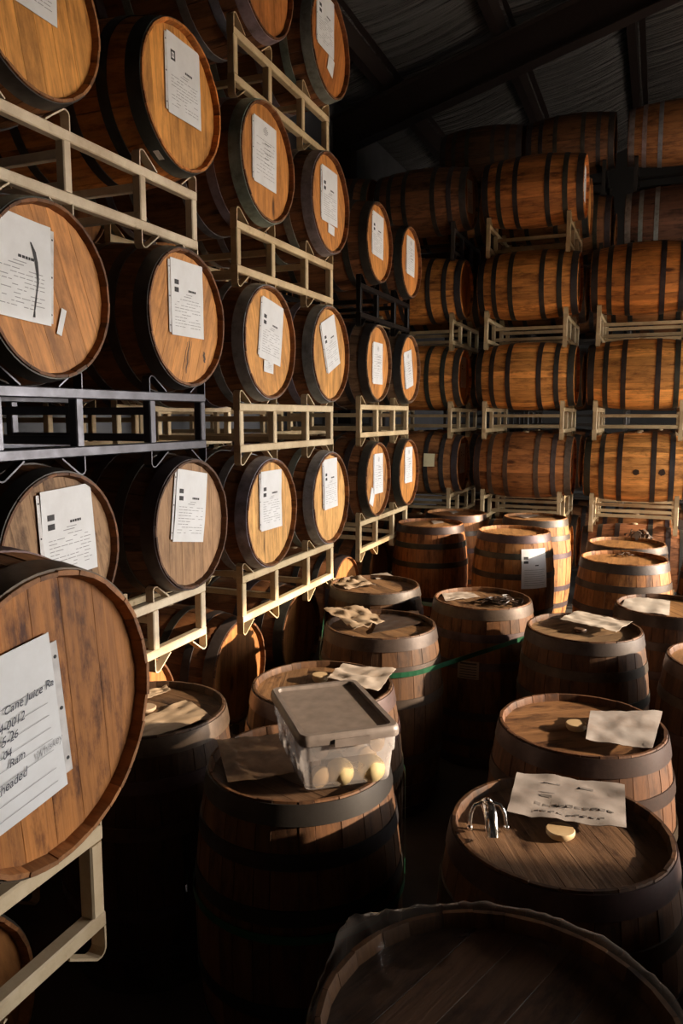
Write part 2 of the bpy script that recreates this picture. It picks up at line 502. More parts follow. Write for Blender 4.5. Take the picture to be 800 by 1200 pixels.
# ------------------------------------------------------------------ barrels
BL, RB, RH, TH = .89, .312, .266, .019
def prof(t): return RB - (RB - RH) * (2 * t - 1) ** 2
STW = (9.0, 12.0, 15.0)
def stave_mesh(a):
    mb = MB(); n = 9; g = R_(.28); h = R_(a) / 2
    vs = []
    st = [0, .0275, .12, .25, .375, .5, .625, .75, .88, .9725, 1.0]; n = len(st)
    for i in range(n):
        t = st[i]; r = prof(t); z = t * BL; TH_ = .008 if i in (0, n - 1) else TH
        for (rr, an) in ((r - .0022, -h + .001), (r, -h + g), (r, 0), (r, h - g), (r - .0022, h - .001), (r - TH_, h), (r - TH_, -h)):
            vs.append((rr * math.cos(an), rr * math.sin(an), z))
    fs = []
    for i in range(n - 1):
        for k in range(7):
            fs.append((i * 7 + k, i * 7 + (k + 1) % 7, (i + 1) * 7 + (k + 1) % 7, (i + 1) * 7 + k))
    fs.append(tuple(reversed(range(7)))); fs.append(tuple(range((n - 1) * 7, n * 7)))
    mb.add(vs, fs)
    return mb.mesh('stave', M_stave, smooth=True, angle=R_(35))
STAVES = {a: stave_mesh(a) for a in STW}
def hoop_mesh(z0, z1):
    p = []
    for i in range(4):
        z = z0 + (z1 - z0) * i / 3
        p.append((prof(z / BL) + .0038, z))
    q = [(prof(z1 / BL) - .001, z1), (prof(z0 / BL) - .001, z0)]
    mb = MB(); mb.lathe(p + q, 56, closed=True)
    return mb.mesh('hoop', M_hoop, smooth=True, angle=R_(40))
HZ = [(.006, .062), (.135, .178), (.285, .328)]
HOOPS = [hoop_mesh(a, b) for a, b in HZ] + [hoop_mesh(BL - b, BL - a) for a, b in HZ]
RI = prof(.965) - TH + .006
REC = .024
def head_boards(cuts, wmat):
    out = []
    xs = [-RI] + cuts + [RI]
    for i in range(len(xs) - 1):
        a, b = xs[i] + .0003, xs[i + 1] - .0003
        top = []
        n = 8
        pts = []
        for k in range(n + 1):
            x = a + (b - a) * k / n
            pts.append((x, math.sqrt(max(RI * RI - x * x, 0))))
        for k in range(n, -1, -1):
            x = a + (b - a) * k / n
            pts.append((x, -math.sqrt(max(RI * RI - x * x, 0))))
        # drop duplicate end points at the rim
        q = []
        for p in pts:
            if not q or (abs(p[0] - q[-1][0]) + abs(p[1] - q[-1][1])) > 1e-5: q.append(p)
        if abs(q[0][0] - q[-1][0]) + abs(q[0][1] - q[-1][1]) < 1e-5: q.pop()
        m = len(q); cx = (a + b) / 2
        mb = MB()
        ins = [(cx + (x - cx) * (1 - .0007 / max(b - a, .02) * 2), y * .999) for x, y in q]
        vs = [(x, y, -.018) for x, y in q] + [(x, y, -.0005) for x, y in q] + [(x, y, 0) for x, y in ins]
        fs = [(k, (k + 1) % m, m + (k + 1) % m, m + k) for k in range(m)]
        fs += [(m + k, m + (k + 1) % m, 2 * m + (k + 1) % m, 2 * m + k) for k in range(m)]
        fs += [tuple(reversed(range(m))), tuple(range(2 * m, 3 * m))]
        mb.add(vs, fs)
        out.append(mb.mesh('head_board', wmat))
    return out
CUTS = [[-.158, -.088, -.012, .062, .146], [-.17, -.075, -.01, .085, .16], [-.148, -.06, .03, .095, .172]]
HEADS = [head_boards(c, M_head) for c in CUTS]
HEADSW = [head_boards(c, M_headw) for c in CUTS]
mb = MB(); mb.lathe([(RI, -.018), (RI, 0)], 40); BACKHEAD = mb.mesh('head', M_head)
mb = MB(); mb.lathe([(.030, -.012), (.030, .006), (.024, .010)], 16); BUNG = mb.mesh('bung', M_bung, smooth=True, angle=R_(40))
mb = MB(); mb.lathe([(prof(i / 10), i * BL / 10) for i in range(11)], 40); 
mb2 = MB(); mb2.lathe([(prof(i / 10), i * BL / 10) for i in range(11)] + [(RI, BL), (RI, BL - REC), (RI, REC), (RI, 0)], 40, closed=True)
BODY = mb2.mesh('stave_body', M_stave, smooth=True, angle=R_(40))

BROWN = (.34, .155, .06); AMBER = (.64, .28, .075); DKWOOD = (.20, .088, .038); ORANGE = (.56, .22, .055)
H_GOLD = (.70, .355, .105); H_ORANGE = (.62, .24, .055); H_GREY = (.36, .235, .15); H_BROWN = (.40, .19, .075); H_PALE = (.74, .46, .20)
K_BLACK = (.045, .038, .034); K_GREY = (.24, .24, .245); K_BROWN = (.20, .13, .11); K_STEEL = (.40, .38, .36)
H_TOP = (.40, .25, .15)
seqs = []
for s in range(8):
    q = [9.0] * 8 + [12.0] * 14 + [15.0] * 8
    random.Random(100 + s).shuffle(q); seqs.append(q)
bcount = [0]
def barrel(M, label, group, stave=BROWN, head=H_GOLD, hoop=K_BLACK, full=True, weathered=False, name='whiskey_barrel', bung=True, grain=None, tilt_end=None):
    """one barrel, local z along its axis; the end at z = BL is the one the photograph shows"""
    i = bcount[0]; bcount[0] += 1
    r = random.Random(500 + i)
    head = (min(head[0] * 1.08, .85), head[1] * .98, head[2] * .78); stave = (stave[0], stave[1] * .95, stave[2] * .85)
    root = empty(name, M)
    tag(root, label, 'barrel', group)
    if full:
        an = r.uniform(0, 360)
        for a in seqs[i % 8]:
            an += a / 2
            v = r.uniform(.86, 1.14)
            o = obj('stave', STAVES[a], root, color=tuple(c * v for c in stave))
            d = r.uniform(-.0016, .0012)
            o.location = (d * math.cos(R_(an)), d * math.sin(R_(an)), r.uniform(-.0015, .0015))
            o.rotation_euler = (0, 0, R_(an))
            an += a / 2
    else:
        obj('stave_body', BODY, root, color=stave)
    for k, h in enumerate(HOOPS):
        obj('hoop', h, root, rot=(0, 0, r.uniform(0, 6)), color=tuple(c * r.uniform(.85, 1.15) for c in hoop))
    ga = grain if grain is not None else r.uniform(-22, 22)
    if full:
        for b in (HEADSW if weathered else HEADS)[i % 3]:
            v = r.uniform(.93, 1.07)
            obj('head_board', b, root, loc=(0, 0, BL - REC), rot=(0, 0, R_(ga)), color=tuple(c * v for c in head))
    else:
        obj('head', BACKHEAD, root, loc=(0, 0, BL - REC), color=head)
    obj('head', BACKHEAD, root, loc=(0, 0, REC + .018), color=head)
    if bung:
        obj('bung', BUNG, root, M=Matrix.Translation((0, RB, BL / 2 + .0)) @ Matrix.Rotation(-math.pi / 2, 4, 'X'))
    return root
LYING = Matrix(((0, 0, 1, 0), (1, 0, 0, 0), (0, 1, 0, 0), (0, 0, 0, 1)))   # local x->Y, y->Z, z->X
def lying(xhead, y, zc, *a, roll=0, yaw=0, **k):
    M = Matrix.Translation((xhead, y, zc)) @ Matrix.Rotation(R_(yaw), 4, 'Z') @ Matrix.Translation((-BL, 0, 0)) @ LYING @ Matrix.Rotation(R_(roll), 4, 'Z')
    return barrel(M, *a, **k)
def standing(x, y, z, *a, rot=0, **k):
    M = Matrix.Translation((x, y, z)) @ Matrix.Rotation(R_(rot), 4, 'Z')
    return barrel(M, *a, bung=False, **k)

# ------------------------------------------------------------------ racks
RW, RD, FH, TB, SH = 1.13, .745, .232, .036, .060
UPY = [TB / 2, .365, .765, RW - TB / 2]
BA, BB = .19, .94      # barrel axes along the rack
def _rk(build, name, mat, sm=False):
    mb = MB(); build(mb); return mb.mesh(name, mat, smooth=False)
RACKM = {}
for key, mat in (('paint', M_rack), ('black', M_rackblk)):
    h = TB / 2
    d = {}
    d['rail'] = _rk(lambda m: m.cbox(-h, h, 0, RW, -TB, 0, .004), 'rail', mat)
    d['upright'] = _rk(lambda m: m.cbox(-h, h, -h, h, -FH + TB + .0005, -TB - .0005, .004), 'upright', mat)
    d['crossbar'] = _rk(lambda m: m.cbox(-RD / 2 + h + .001, RD / 2 - h - .001, -h * .8, h * .8, -.015, .015, .003), 'crossbar', mat)
    # saddle: flat bar that rises from the rail end, bends over and slopes down to the rail
    d['saddle'] = _rk(lambda m: m.strap([(0, -h + .003, -.002), (0, -h + .003, SH - .012), (0, -h + .008, SH - .004), (0, -h + .018, SH), (0, .012, SH - .002), (0, .092, .002)], TB, .005, (1, 0, 0)), 'saddle', mat)
    RACKM[key] = d
def rack(xfront, y0, zrail, label, group, paint=(.62, .50, .34), kind='paint', yaw=0, bottom=True, xc=None):
    """two-barrel rack: x = barrel axis, y0 = near end, zrail = top of the upper rails; front face at xfront"""
    d = RACKM[kind]
    M = Matrix.Translation((xfront, y0, zrail - FH)) @ Matrix.Rotation(R_(yaw), 4, 'Z') @ Matrix.Translation((-RD / 2, 0, 0))
    root = empty('barrel_rack', M)
    tag(root, label, 'rack', group)
    def p(name, loc, flipz=1, flipy=1):
        v = rng.uniform(.92, 1.06)
        o = obj(name, d[name], root, loc=loc, color=tuple(c * v for c in paint))
        if flipz < 0 or flipy < 0:
            # turn the bar instead of mirroring it
            if flipz < 0 and flipy < 0: o.rotation_euler = (math.pi, 0, 0)
            elif flipz < 0: o.rotation_euler = (0, math.pi, 0)
            else: o.rotation_euler = (0, 0, math.pi)
        return o
    for sx in (-1, 1):
        x = sx * (RD / 2 - TB / 2)
        p('rail', (x, 0, FH)); p('rail', (x, 0, TB))
        for k, y in enumerate(UPY):
            p('upright', (x, y, FH))
            fy = 1 if k % 2 == 0 else -1
            p('saddle', (x, y, FH), 1, fy)
            if bottom: p('saddle', (x, y, 0), -1, fy)
    for y in UPY[1:3]:
        p('crossbar', (0, y, FH - .075)); p('crossbar', (0, y, .055))
    return root

P = .83
LV = {5: .292, 4: 1.122, 3: 1.952, 2: 2.782, 1: 3.612, 0: 4.442}
CZ = .292           # barrel axis above the rail
OV = .075           # barrel end beyond the rack front
CREAM = (.74, .62, .46); TAN = (.62, .47, .28); TAN2 = (.58, .43, .25); BLK = (.10, .10, .115); WHITE = (.52, .44, .32)

# ------------------------------------------------------------------ label sheets
def wave(u, v, amp, seed):
    return amp * (noise.noise(Vector((u * 9 + seed * 7.3, v * 9, seed))) * .6 + noise.noise(Vector((u * 3 + seed, v * 4, seed * 2))) )
def sheet_mesh(w, h, amp, seed, mat, th=.0012, lift=0.0, nx=8, ny=10, cut=None):
    mb = MB(); top = []; bot = []
    for j in range(ny + 1):
        for i in range(nx + 1):
            u = (i / nx - .5) * w; v = (j / ny - .5) * h
            if cut and i == nx and j == 0: u -= cut; v += cut * .4
            z = amp + wave(u, v, amp, seed) + lift * (abs(u / w) * 2) ** 3
            top.append((u, v, z + th)); bot.append((u, v, z))
    n = len(top); W = nx + 1
    fs = []
    for j in range(ny):
        for i in range(nx):
            a = j * W + i
            fs.append((a, a + 1, a + W + 1, a + W)); fs.append((n + a, n + a + W, n + a + W + 1, n + a + 1))
    for i in range(nx):
        fs.append((i, n + i, n + i + 1, i + 1)); a = ny * W + i; fs.append((a, a + 1, n + a + 1, n + a))
    for j in range(ny):
        a = j * W; fs.append((a, a + W, n + a + W, n + a)); a = j * W + nx; fs.append((a, n + a, n + a + W, a + W))
    mb.add(top + bot, fs)
    return mb.mesh('label_sheet', mat, smooth=True, angle=R_(50))
def print_quads(mb, quads, w, h, amp, seed, th=.0012, lift=0.0):
    for (u0, u1, v0, v1) in quads:
        n = max(1, int((u1 - u0) / .025)); m = max(1, int((v1 - v0) / .025))
        vs = []
        for j in range(m + 1):
            for i in range(n + 1):
                u = u0 + (u1 - u0) * i / n; v = v0 + (v1 - v0) * j / m
                vs.append((u, v, amp + wave(u, v, amp, seed) + lift * (abs(u / w) * 2) ** 3 + th + .0007))
        mb.add(vs, [(j * (n + 1) + i, j * (n + 1) + i + 1, (j + 1) * (n + 1) + i + 1, (j + 1) * (n + 1) + i) for j in range(m) for i in range(n)])
scount = [0]
def label_sheet(parent, x, y, tilt=0, w=.222, h=.292, style='logo', amp=.0035, z=None, strip=-1, M=None, lift=0.0, name='label_sheet', mat=None):
    """printed sheet in a clear sleeve, stapled to the barrel (a part of it)"""
    i = scount[0]; scount[0] += 1
    seed = 3.7 * i + 1.1; r = random.Random(900 + i)
    if M is None:
        z = BL - REC + .002 if z is None else z
        M = Matrix.Translation((x, y, z)) @ Matrix.Rotation(R_(tilt), 4, 'Z')
    o = obj(name, sheet_mesh(w, h, amp, seed, mat or M_sheet, lift=lift), parent, M=M)
    if style == 'blank': return o
    ink, grey = [], []
    if style in ('logo', 'logo2'):
        s = w * .13
        bx = -w * .40
        if style == 'logo':
            for (a, b, c, d_) in ((0, 1, 0, .22), (0, 1, .78, 1), (0, .22, .22, .78), (.78, 1, .22, .78)):
                ink.append((bx + a * s, bx + b * s, h * .17 + c * s * 1.3, h * .17 + d_ * s * 1.3))
            grey.append((bx + .3 * s, bx + .7 * s, h * .17 + .45 * s, h * .17 + .85 * s))
        else:
            ink.append((bx, bx + s, h * .17, h * .17 + s * .62)); ink.append((bx, bx + s, h * .17 - s, h * .17 - s * .38))
        u = w * .02
        for k in range(5):
            du = w * r.uniform(.025, .05); ink.append((u, u + du, h * .10, h * .10 + h * .028)); u += du + w * .008
        grey.append((-w * .05, w * .14, h * .055, h * .064)); grey.append((-w * .12, w * .1, h * .025, h * .034))
    else:                                   # crest at the top, handwritten form lines
        for k in range(5):
            a = w * (.06 + .05 * math.sin(k * .9)); grey.append((-a, a, h * (.30 + k * .026), h * (.314 + k * .026)))
    v = -h * .02 if style != 'form' else h * .20
    while v > -h * .40:
        u = -w * .40
        while u < w * .36:
            du = w * r.uniform(.04, .15)
            if r.random() < .78: grey.append((u, min(u + du, w * .40), v, v + h * .008))
            u += du + w * .02
        v -= h * (.040 if style != 'form' else .055)
    if style == 'form':
        for k in range(5):
            v = h * (.16 - .075 * k); u = -w * .05
            for q in range(r.randint(3, 6)):
                du = w * r.uniform(.03, .07); ink.append((u, u + du, v + h * r.uniform(0, .006), v + h * .014)); u += du + w * .006
    mbk = MB(); print_quads(mbk, ink, w, h, amp, seed, lift=lift); obj('printed_mark', mbk.mesh('printed_mark', M_ink), o)
    mbg = MB(); print_quads(mbg, grey, w, h, amp, seed, lift=lift); obj('printed_text', mbg.mesh('printed_text', M_inkgrey), o)
    # punched edge strip of the sleeve
    if strip:
        mbs = MB()
        xs = sorted((strip * w * .5, strip * (w * .5 + .014)))
        e = amp + lift
        mbs.box(xs[0], xs[1], -h * .47, h * .47, e * .6, e * .6 + .001)
        obj('sleeve_edge', mbs.mesh('sleeve_edge', M_strip), o)
        mbh = MB()
        for q in (-.38, 0, .38):
            mbh.lathe([(.0032, 0), (.0032, .0006)], 10, M=Matrix.Translation(((xs[0] + xs[1]) / 2, h * q, e * .6 + .0012)))
        obj('punch_hole', mbh.mesh('punch_hole', M_ink), o)
    return o

# ------------------------------------------------------------------ side stacks (barrel heads face the aisle)
XF = -1.82                       # front faces of the racks
C1, C2, C3 = 1.73, 3.19, 5.07
DC = {C1: .045, C2: .01, C3: .03}    # floor is not quite even
G_side = 'barrels on the side racks'; G_rack = 'two-barrel steel racks'; G_back = 'barrels on the back row racks'
S1 = 'stack with the black rack'; S2 = 'stack of stained tan racks'; S3 = 'short stack beside the back row'
# racks
rack(XF, C1, LV[2] + DC[C1], 'cream painted steel barrel rack directly above the black rack', G_rack, CREAM)
rack(XF, C1, LV[3] + DC[C1], 'black steel barrel rack between two rows of papered barrels', G_rack, BLK, 'black', yaw=-1.0)
rack(XF, C1, LV[4] + DC[C1], 'cream painted steel rack directly below the black rack', G_rack, (.78, .65, .47))
rack(XF - .3, C1, LV[5] + DC[C1], 'tan rack on the floor under the stack with the black rack', G_rack, TAN)
rack(XF, C2, LV[1] + DC[C2], 'stained tan barrel rack, topmost in the stack next to the black rack', G_rack, TAN, yaw=1.2)
rack(XF, C2, LV[2] + DC[C2], 'stained tan barrel rack, second from the top next to the black rack stack', G_rack, TAN)
rack(XF, C2, LV[3] + DC[C2], 'tan barrel rack level with the black rack in the neighbouring stack', G_rack, (.68, .55, .36))
rack(XF, C2, LV[4] + DC[C2], 'tan barrel rack, lowest visible one in the stack beside standing barrels', G_rack, (.66, .52, .32))
rack(XF - .2, C2, LV[5] + DC[C2], 'tan rack on the floor under the stack of stained tan racks', G_rack, TAN2)
X3 = -1.93
rack(X3, C3, LV[3] + DC[C3], 'tan barrel rack in the short stack beside the back row, upper one', G_rack, (.64, .50, .30))
rack(X3, C3, LV[4] + DC[C3], 'tan barrel rack in the short stack beside the back row, lower one', G_rack, (.64, .50, .30))
rack(X3, C3, LV[2] + DC[C3], 'dark steel barrel rack holding the top barrels of the short stack', G_rack, (.03, .028, .028), 'black')
rack(X3 - .25, C3, LV[5] + DC[C3], 'tan rack on the floor under the short stack beside the back row', G_rack, TAN2)
def pair(c, lv, k): return c + (BA, BB)[k], LV[lv] + DC[c] + CZ
def side(c, lv, k, label, xh=XF + OV, **kw):
    y, z = pair(c, lv, k)
    return lying(xh, y, z, label, G_side, **kw)
far, near = 'the one nearer the back row', 'the one farther from the back row'
b = side(C1, 2, 0, 'barrel with golden head above the torn-paper barrel, on the cream rack', head=H_GOLD, stave=BROWN, hoop=K_BLACK)
label_sheet(b, -.02, .115, -1, style='logo')
b = side(C1, 2, 1, 'barrel with smooth golden head and square-logo paper above the black rack, nearer the back row', head=H_GOLD, stave=ORANGE, hoop=K_BLACK, grain=4)
label_sheet(b, .03, .07, 0, style='logo'); 
mb = MB(); mb.box(-.022, .022, -.012, .012, 0, .0008)
obj('hoop_tag', mb.mesh('hoop_tag', M_strip), b, M=Matrix.Rotation(R_(-118), 4, 'Z') @ Matrix.Translation((prof(.96) + .0045, 0, BL - .034)) @ Matrix.Rotation(math.pi / 2, 4, 'Y') @ Matrix.Rotation(math.pi / 2, 4, 'Z'))
b = side(C1, 3, 0, 'barrel with stained amber head and torn curling paper on the black rack', head=(.60, .29, .10), stave=DKWOOD, hoop=K_BLACK, weathered=False)
sd = 3.7 * scount[0] + 1.1
torn = label_sheet(b, -.13, .05, -4, w=.27, h=.30, style='logo', amp=.006, lift=.004, strip=1)
mb = MB(); vs = []
pts = [(.055, .085), (.068, .060), (.076, .030), (.080, .0), (.082, -.03), (.077, -.06), (.073, -.09), (.070, -.115), (.068, -.135)]
wds = [.006, .014, .013, .011, .007, .005, .006, .004, .010]
for (u, v), w_ in zip(pts, wds):
    for du in (-w_ / 2, w_ / 2):
        vs.append((u + du, v, .006 + wave(u + du, v, .006, sd) + .004 * (abs((u + du) / .27) * 2) ** 3 + .0022))
mb.add(vs, [(2 * q, 2 * q + 1, 2 * q + 3, 2 * q + 2) for q in range(len(pts) - 1)])
obj('ink_streak', mb.mesh('ink_streak', M_ink), torn)
label_sheet(b, .05, -.09, -18, w=.022, h=.085, style='blank', amp=.002)
b = side(C1, 3, 1, 'barrel with amber head and two-bar logo paper on the black rack, nearer the back row', head=(.64, .32, .11), stave=DKWOOD, hoop=K_BLACK)
label_sheet(b, .015, .075, 0, w=.225, style='logo2')
mb = MB()
for (u0, v0, u1, v1, wd) in ((.03, -.085, .0, -.215, .008), (.015, -.09, -.02, -.20, .004), (.045, -.085, .02, -.19, .003), (.135, -.12, .14, -.165, .016)):
    n = 6; vs = []
    for q in range(n + 1):
        t = q / n; x = u0 + (u1 - u0) * t + .003 * math.sin(q * 2.1); w_ = wd * (.35 + .65 * math.sin(3.0 * (t * .8 + .1)))
        vs += [(x - w_ / 2, v0 + (v1 - v0) * t, .0012), (x + w_ / 2, v0 + (v1 - v0) * t, .0012)]
    mb.add(vs, [(2 * q, 2 * q + 1, 2 * q + 3, 2 * q + 2) for q in range(n)])
_o = obj('drip_stain', mb.mesh('drip_stain', M_leaf), b, loc=(0, 0, BL - REC)); _o['kind'] = 'stuff'
b = side(C1, 4, 0, 'barrel with grey-brown weathered head and shiny sleeved paper below the black rack', head=H_GREY, stave=DKWOOD, hoop=K_BLACK, weathered=True)
label_sheet(b, .04, .07, 3, w=.235, style='logo2', amp=.007)
b = side(C1, 4, 1, 'barrel with smooth grey-brown head and tilted paper below the black rack', head=(.40, .26, .17), stave=(.12, .06, .035), hoop=K_BLACK)
label_sheet(b, .0, .075, -9, style='logo2', amp=.005)
for k in (0, 1):
    y = C1 + (BA, BB)[k]
    lying(XF - .3 + OV, y, LV[5] + CZ, 'dark barrel lying in shadow on the floor rack under the black rack stack', G_side, head=H_BROWN, stave=DKWOOD, full=True)
b = side(C2, 1, 0, 'barrel with red-brown head on the topmost tan rack, farther from the back row', head=(.50, .20, .06), stave=DKWOOD, hoop=K_GREY)
label_sheet(b, -.02, .10, 0, style='logo2')
b = side(C2, 1, 1, 'barrel with red-brown head and grey hoop, torn paper, on the topmost tan rack', head=(.48, .19, .055), stave=DKWOOD, hoop=K_GREY)
label_sheet(b, -.04, .10, -1, w=.22, style='logo2'); label_sheet(b, .03, -.09, -20, w=.08, h=.10, style='blank', amp=.002)
b = side(C2, 2, 0, 'barrel with handwritten form on orange head, second tan rack from the top', head=(.60, .28, .085), stave=DKWOOD, hoop=K_GREY)
label_sheet(b, -.01, .035, -1, style='form')
b = side(C2, 2, 1, 'barrel with orange head, two-bar logo paper and small tag, second tan rack from top', head=(.62, .29, .09), stave=DKWOOD, hoop=K_GREY)
label_sheet(b, .01, .04, 0, style='logo2'); label_sheet(b, .03, -.135, -4, w=.09, h=.05, style='blank', amp=.002)
b = side(C2, 3, 0, 'barrel with pale orange head, leaning paper and tag below it, level with black rack', head=(.66, .36, .13), stave=DKWOOD, hoop=K_GREY)
label_sheet(b, .035, .055, -9, style='logo2'); label_sheet(b, .0, -.115, -5, w=.10, h=.055, style='form', amp=.002, strip=0)
b = side(C2, 3, 1, 'barrel with pale orange head and sharply slanted paper, level with the black rack', head=(.66, .37, .135), stave=DKWOOD, hoop=K_GREY)
label_sheet(b, .02, .06, 21, w=.20, style='logo2')
b = side(C2, 4, 0, 'barrel with pale striped head and upright paper on the lowest visible tan rack', head=H_PALE, stave=DKWOOD, hoop=K_GREY, grain=2)
label_sheet(b, .01, .065, 0, style='logo2', amp=.006)
b = side(C2, 4, 1, 'barrel with pale head and ragged-edged paper on the lowest visible tan rack', head=H_PALE, stave=DKWOOD, hoop=K_GREY, grain=-3)
label_sheet(b, .01, .085, 2, w=.20, style='logo2', amp=.006)
for k in (0, 1):
    y = C2 + (BA, BB)[k]
    lying(XF - .2 + OV, y, LV[5] + CZ, 'dark barrel lying in shadow on the floor rack under the tan rack stack', G_side, head=H_BROWN, stave=DKWOOD, full=True)
b = side(C3, 2, 0, 'barrel with amber head and two-bar logo paper, top of the short stack', xh=X3 + OV, head=(.62, .29, .09), stave=DKWOOD, hoop=K_BLACK)
label_sheet(b, .0, .05, -2, style='logo2')
b = side(C3, 2, 1, 'barrel with amber head and printed form, top of the short stack, nearer the back row', xh=X3 + OV, head=(.58, .25, .075), stave=DKWOOD, hoop=K_BLACK)
label_sheet(b, .02, .05, -2, w=.20, style='form')
b = side(C3, 3, 0, 'barrel with grey-brown staves and upright form, middle of the short stack', xh=X3 + OV, head=(.62, .30, .10), stave=(.20, .13, .085), hoop=K_BLACK)
label_sheet(b, .01, .0, 0, w=.20, style='form')
b = side(C3, 3, 1, 'barrel with grey-brown staves and slanted form, middle of the short stack', xh=X3 + OV, head=(.60, .28, .09), stave=(.20, .13, .085), hoop=K_BLACK)
label_sheet(b, .0, .0, 12, w=.20, style='form')
b = side(C3, 4, 0, 'barrel with peeling blackened head and torn form, lower rack of the short stack', xh=X3 + OV, head=(.62, .32, .11), stave=DKWOOD, hoop=K_BLACK, weathered=True)
label_sheet(b, .04, .04, 0, w=.19, style='form'); label_sheet(b, -.09, -.12, -25, w=.08, h=.12, style='blank', amp=.003)
b = side(C3, 4, 1, 'barrel with amber head and upright form, lower rack of the short stack', xh=X3 + OV, head=(.62, .30, .09), stave=DKWOOD, hoop=K_BLACK)
label_sheet(b, .03, .06, 0, w=.19, style='form')
for k in (0, 1):
    y = C3 + (BA, BB)[k]
    lying(X3 - .25 + OV, y, LV[5] + CZ, 'dark barrel lying in shadow on the floor rack under the short stack', G_side, head=H_BROWN, stave=DKWOOD, full=False)

# second row of racks and barrels standing behind the side stacks, seen through the racks
XB = XF - 1.20
for c, nm in ((C1 + .05, 'black rack stack'), (C2 + .05, 'tan rack stack'), (C3 + .05, 'short stack')):
    for lv in ((5, 4, 3, 2) if c > 4 else (5, 4, 3, 2, 1)):
        rack(XB - (.10 if c > 4 else 0), c, LV[lv], 'tan rack in the hidden row behind the ' + nm, 'racks of the hidden second row', TAN2)
        for k in (0, 1):
            if lv == 3 and c > 2: 
                pass
            lying(XB + OV - (.10 if c > 4 else 0), c + (BA, BB)[k], LV[lv] + CZ, 'dim barrel in the hidden row behind the ' + nm, 'barrels of the hidden second row', full=False, stave=DKWOOD, head=H_BROWN)

# ------------------------------------------------------------------ foreground rack with the large papered head
UX, UY0, UZ = -1.04, .085, 1.055
rack(UX, UY0, UZ, 'cream rack carrying the handwritten-paper barrel in front of the black rack stack', G_rack, (.60, .48, .32))
rack(UX - .32, UY0, .225 + SH, 'cream rack on the floor under the handwritten-paper barrel', G_rack, (.60, .48, .32))
ub = lying(UX + OV, UY0 + BB, UZ + CZ + .02, 'barrel with worn brown head and handwritten sheet in front of the racks', 'barrels on the foreground rack', head=(.44, .195, .06), stave=BROWN, hoop=(.10, .06, .045), weathered=True, grain=5)
lying(UX + OV, UY0 + BA, UZ + CZ + .02, 'barrel with brown head beside the handwritten-sheet barrel', 'barrels on the foreground rack', head=H_BROWN, stave=BROWN, full=False)
lying(UX + OV - .36, UY0 + BB, .225 + SH + CZ, 'barrel lying on the floor rack below the handwritten-sheet barrel', 'barrels on the foreground rack', head=H_BROWN, stave=BROWN)
lying(UX + OV - .36, UY0 + BA, .225 + SH + CZ, 'barrel on the floor rack below the plain brown foreground barrel', 'barrels on the foreground rack', head=H_BROWN, stave=BROWN, full=False)
us = label_sheet(ub, -.105, -.005, 6, w=.25, h=.30, style='blank', amp=.003)
mb = MB(); mb.box(.125, .142, -.128, .128, .003, .0045); obj('sleeve_edge', mb.mesh('sleeve_edge', M_strip), us)
mb = MB()
for q in (-.10, 0.0, .10): mb.lathe([(.0035, 0), (.0035, .0008)], 12, M=Matrix.Translation((.1335, q, .0048)))
obj('punch_hole', mb.mesh('punch_hole', M_ink), us)
def text_mesh(s, size, mat, shear=.35, bold=.0):
    cu = bpy.data.curves.new('writing', 'FONT'); cu.body = s; cu.size = size; cu.shear = shear; cu.offset = bold; cu.resolution_u = 3
    ob = bpy.data.objects.new('writing', cu); col.objects.link(ob)
    bpy.context.view_layer.update()
    me = bpy.data.meshes.new_from_object(ob.evaluated_get(bpy.context.evaluated_depsgraph_get()))
    bpy.data.objects.remove(ob); bpy.data.curves.remove(cu)
    for v in me.vertices:
        w = noise.noise(Vector((v.co.x * 60, v.co.y * 60, 1.7 * len(s)))); w2 = noise.noise(Vector((v.co.x * 25, 4.2, len(s))))
        v.co.y = v.co.y * (1 + .35 * w2) + .0022 * w; v.co.x += .0018 * w2
    me.materials.clear(); me.materials.append(mat)
    return me
for (s, u, v, size, mat, rot) in (('Cane Juice Ra', -.018, .048, .021, M_pen, 2), ('24-0012', -.045, .020, .021, M_pen, 2), ('5-26', -.032, -.002, .021, M_pen, 2),
                                 ('04', -.032, -.025, .019, M_pen, 2), ('Ram', -.022, -.045, .020, M_pen, 2), ('theaded', -.055, -.082, .021, M_pen, 4), ('Whiskey', .035, -.064, .019, M_inkgrey, 5)):
    obj('handwriting', text_mesh(s, size, mat, bold=.0), us, loc=(u + .02, v, .0078), rot=(0, 0, R_(rot)))
mb = MB()
for v in (.070, .036, .012, -.012, -.034, -.056, -.092, -.118):
    mb.box(-.115, .10, v - .010, v - .0093, .0072, .0076)
for k in range(6): mb.box(-.045 + .006 * abs(k - 2), .0 - .006 * abs(k - 3), .085 + k * .007, .0885 + k * .007, .0072, .0076)
obj('printed_text', mb.mesh('printed_text', M_inkgrey), us)

# ------------------------------------------------------------------ back row (barrels lie end to end along the back)
BY = 7.25
cols = {'c3': -2.76, 'c4': -1.83, 'c5': -.79, 'c6': .204}      # rack front edge x (aisle side)
DZ = .025
def brack(xf, lv, label, paint=(.50, .38, .22), y=BY): return rack(xf, y, LV[lv] + DZ, label, G_rack, paint)
def bbar(xf, lv, label, y=BY + BA, full=True, xo=0, **kw):
    return lying(xf + OV + .01 + xo, y, LV[lv] + DZ + CZ, label, G_back, full=full, **kw)
ordn = {1: 'top', 2: 'second from top', 3: 'third from top', 4: 'fourth from top'}
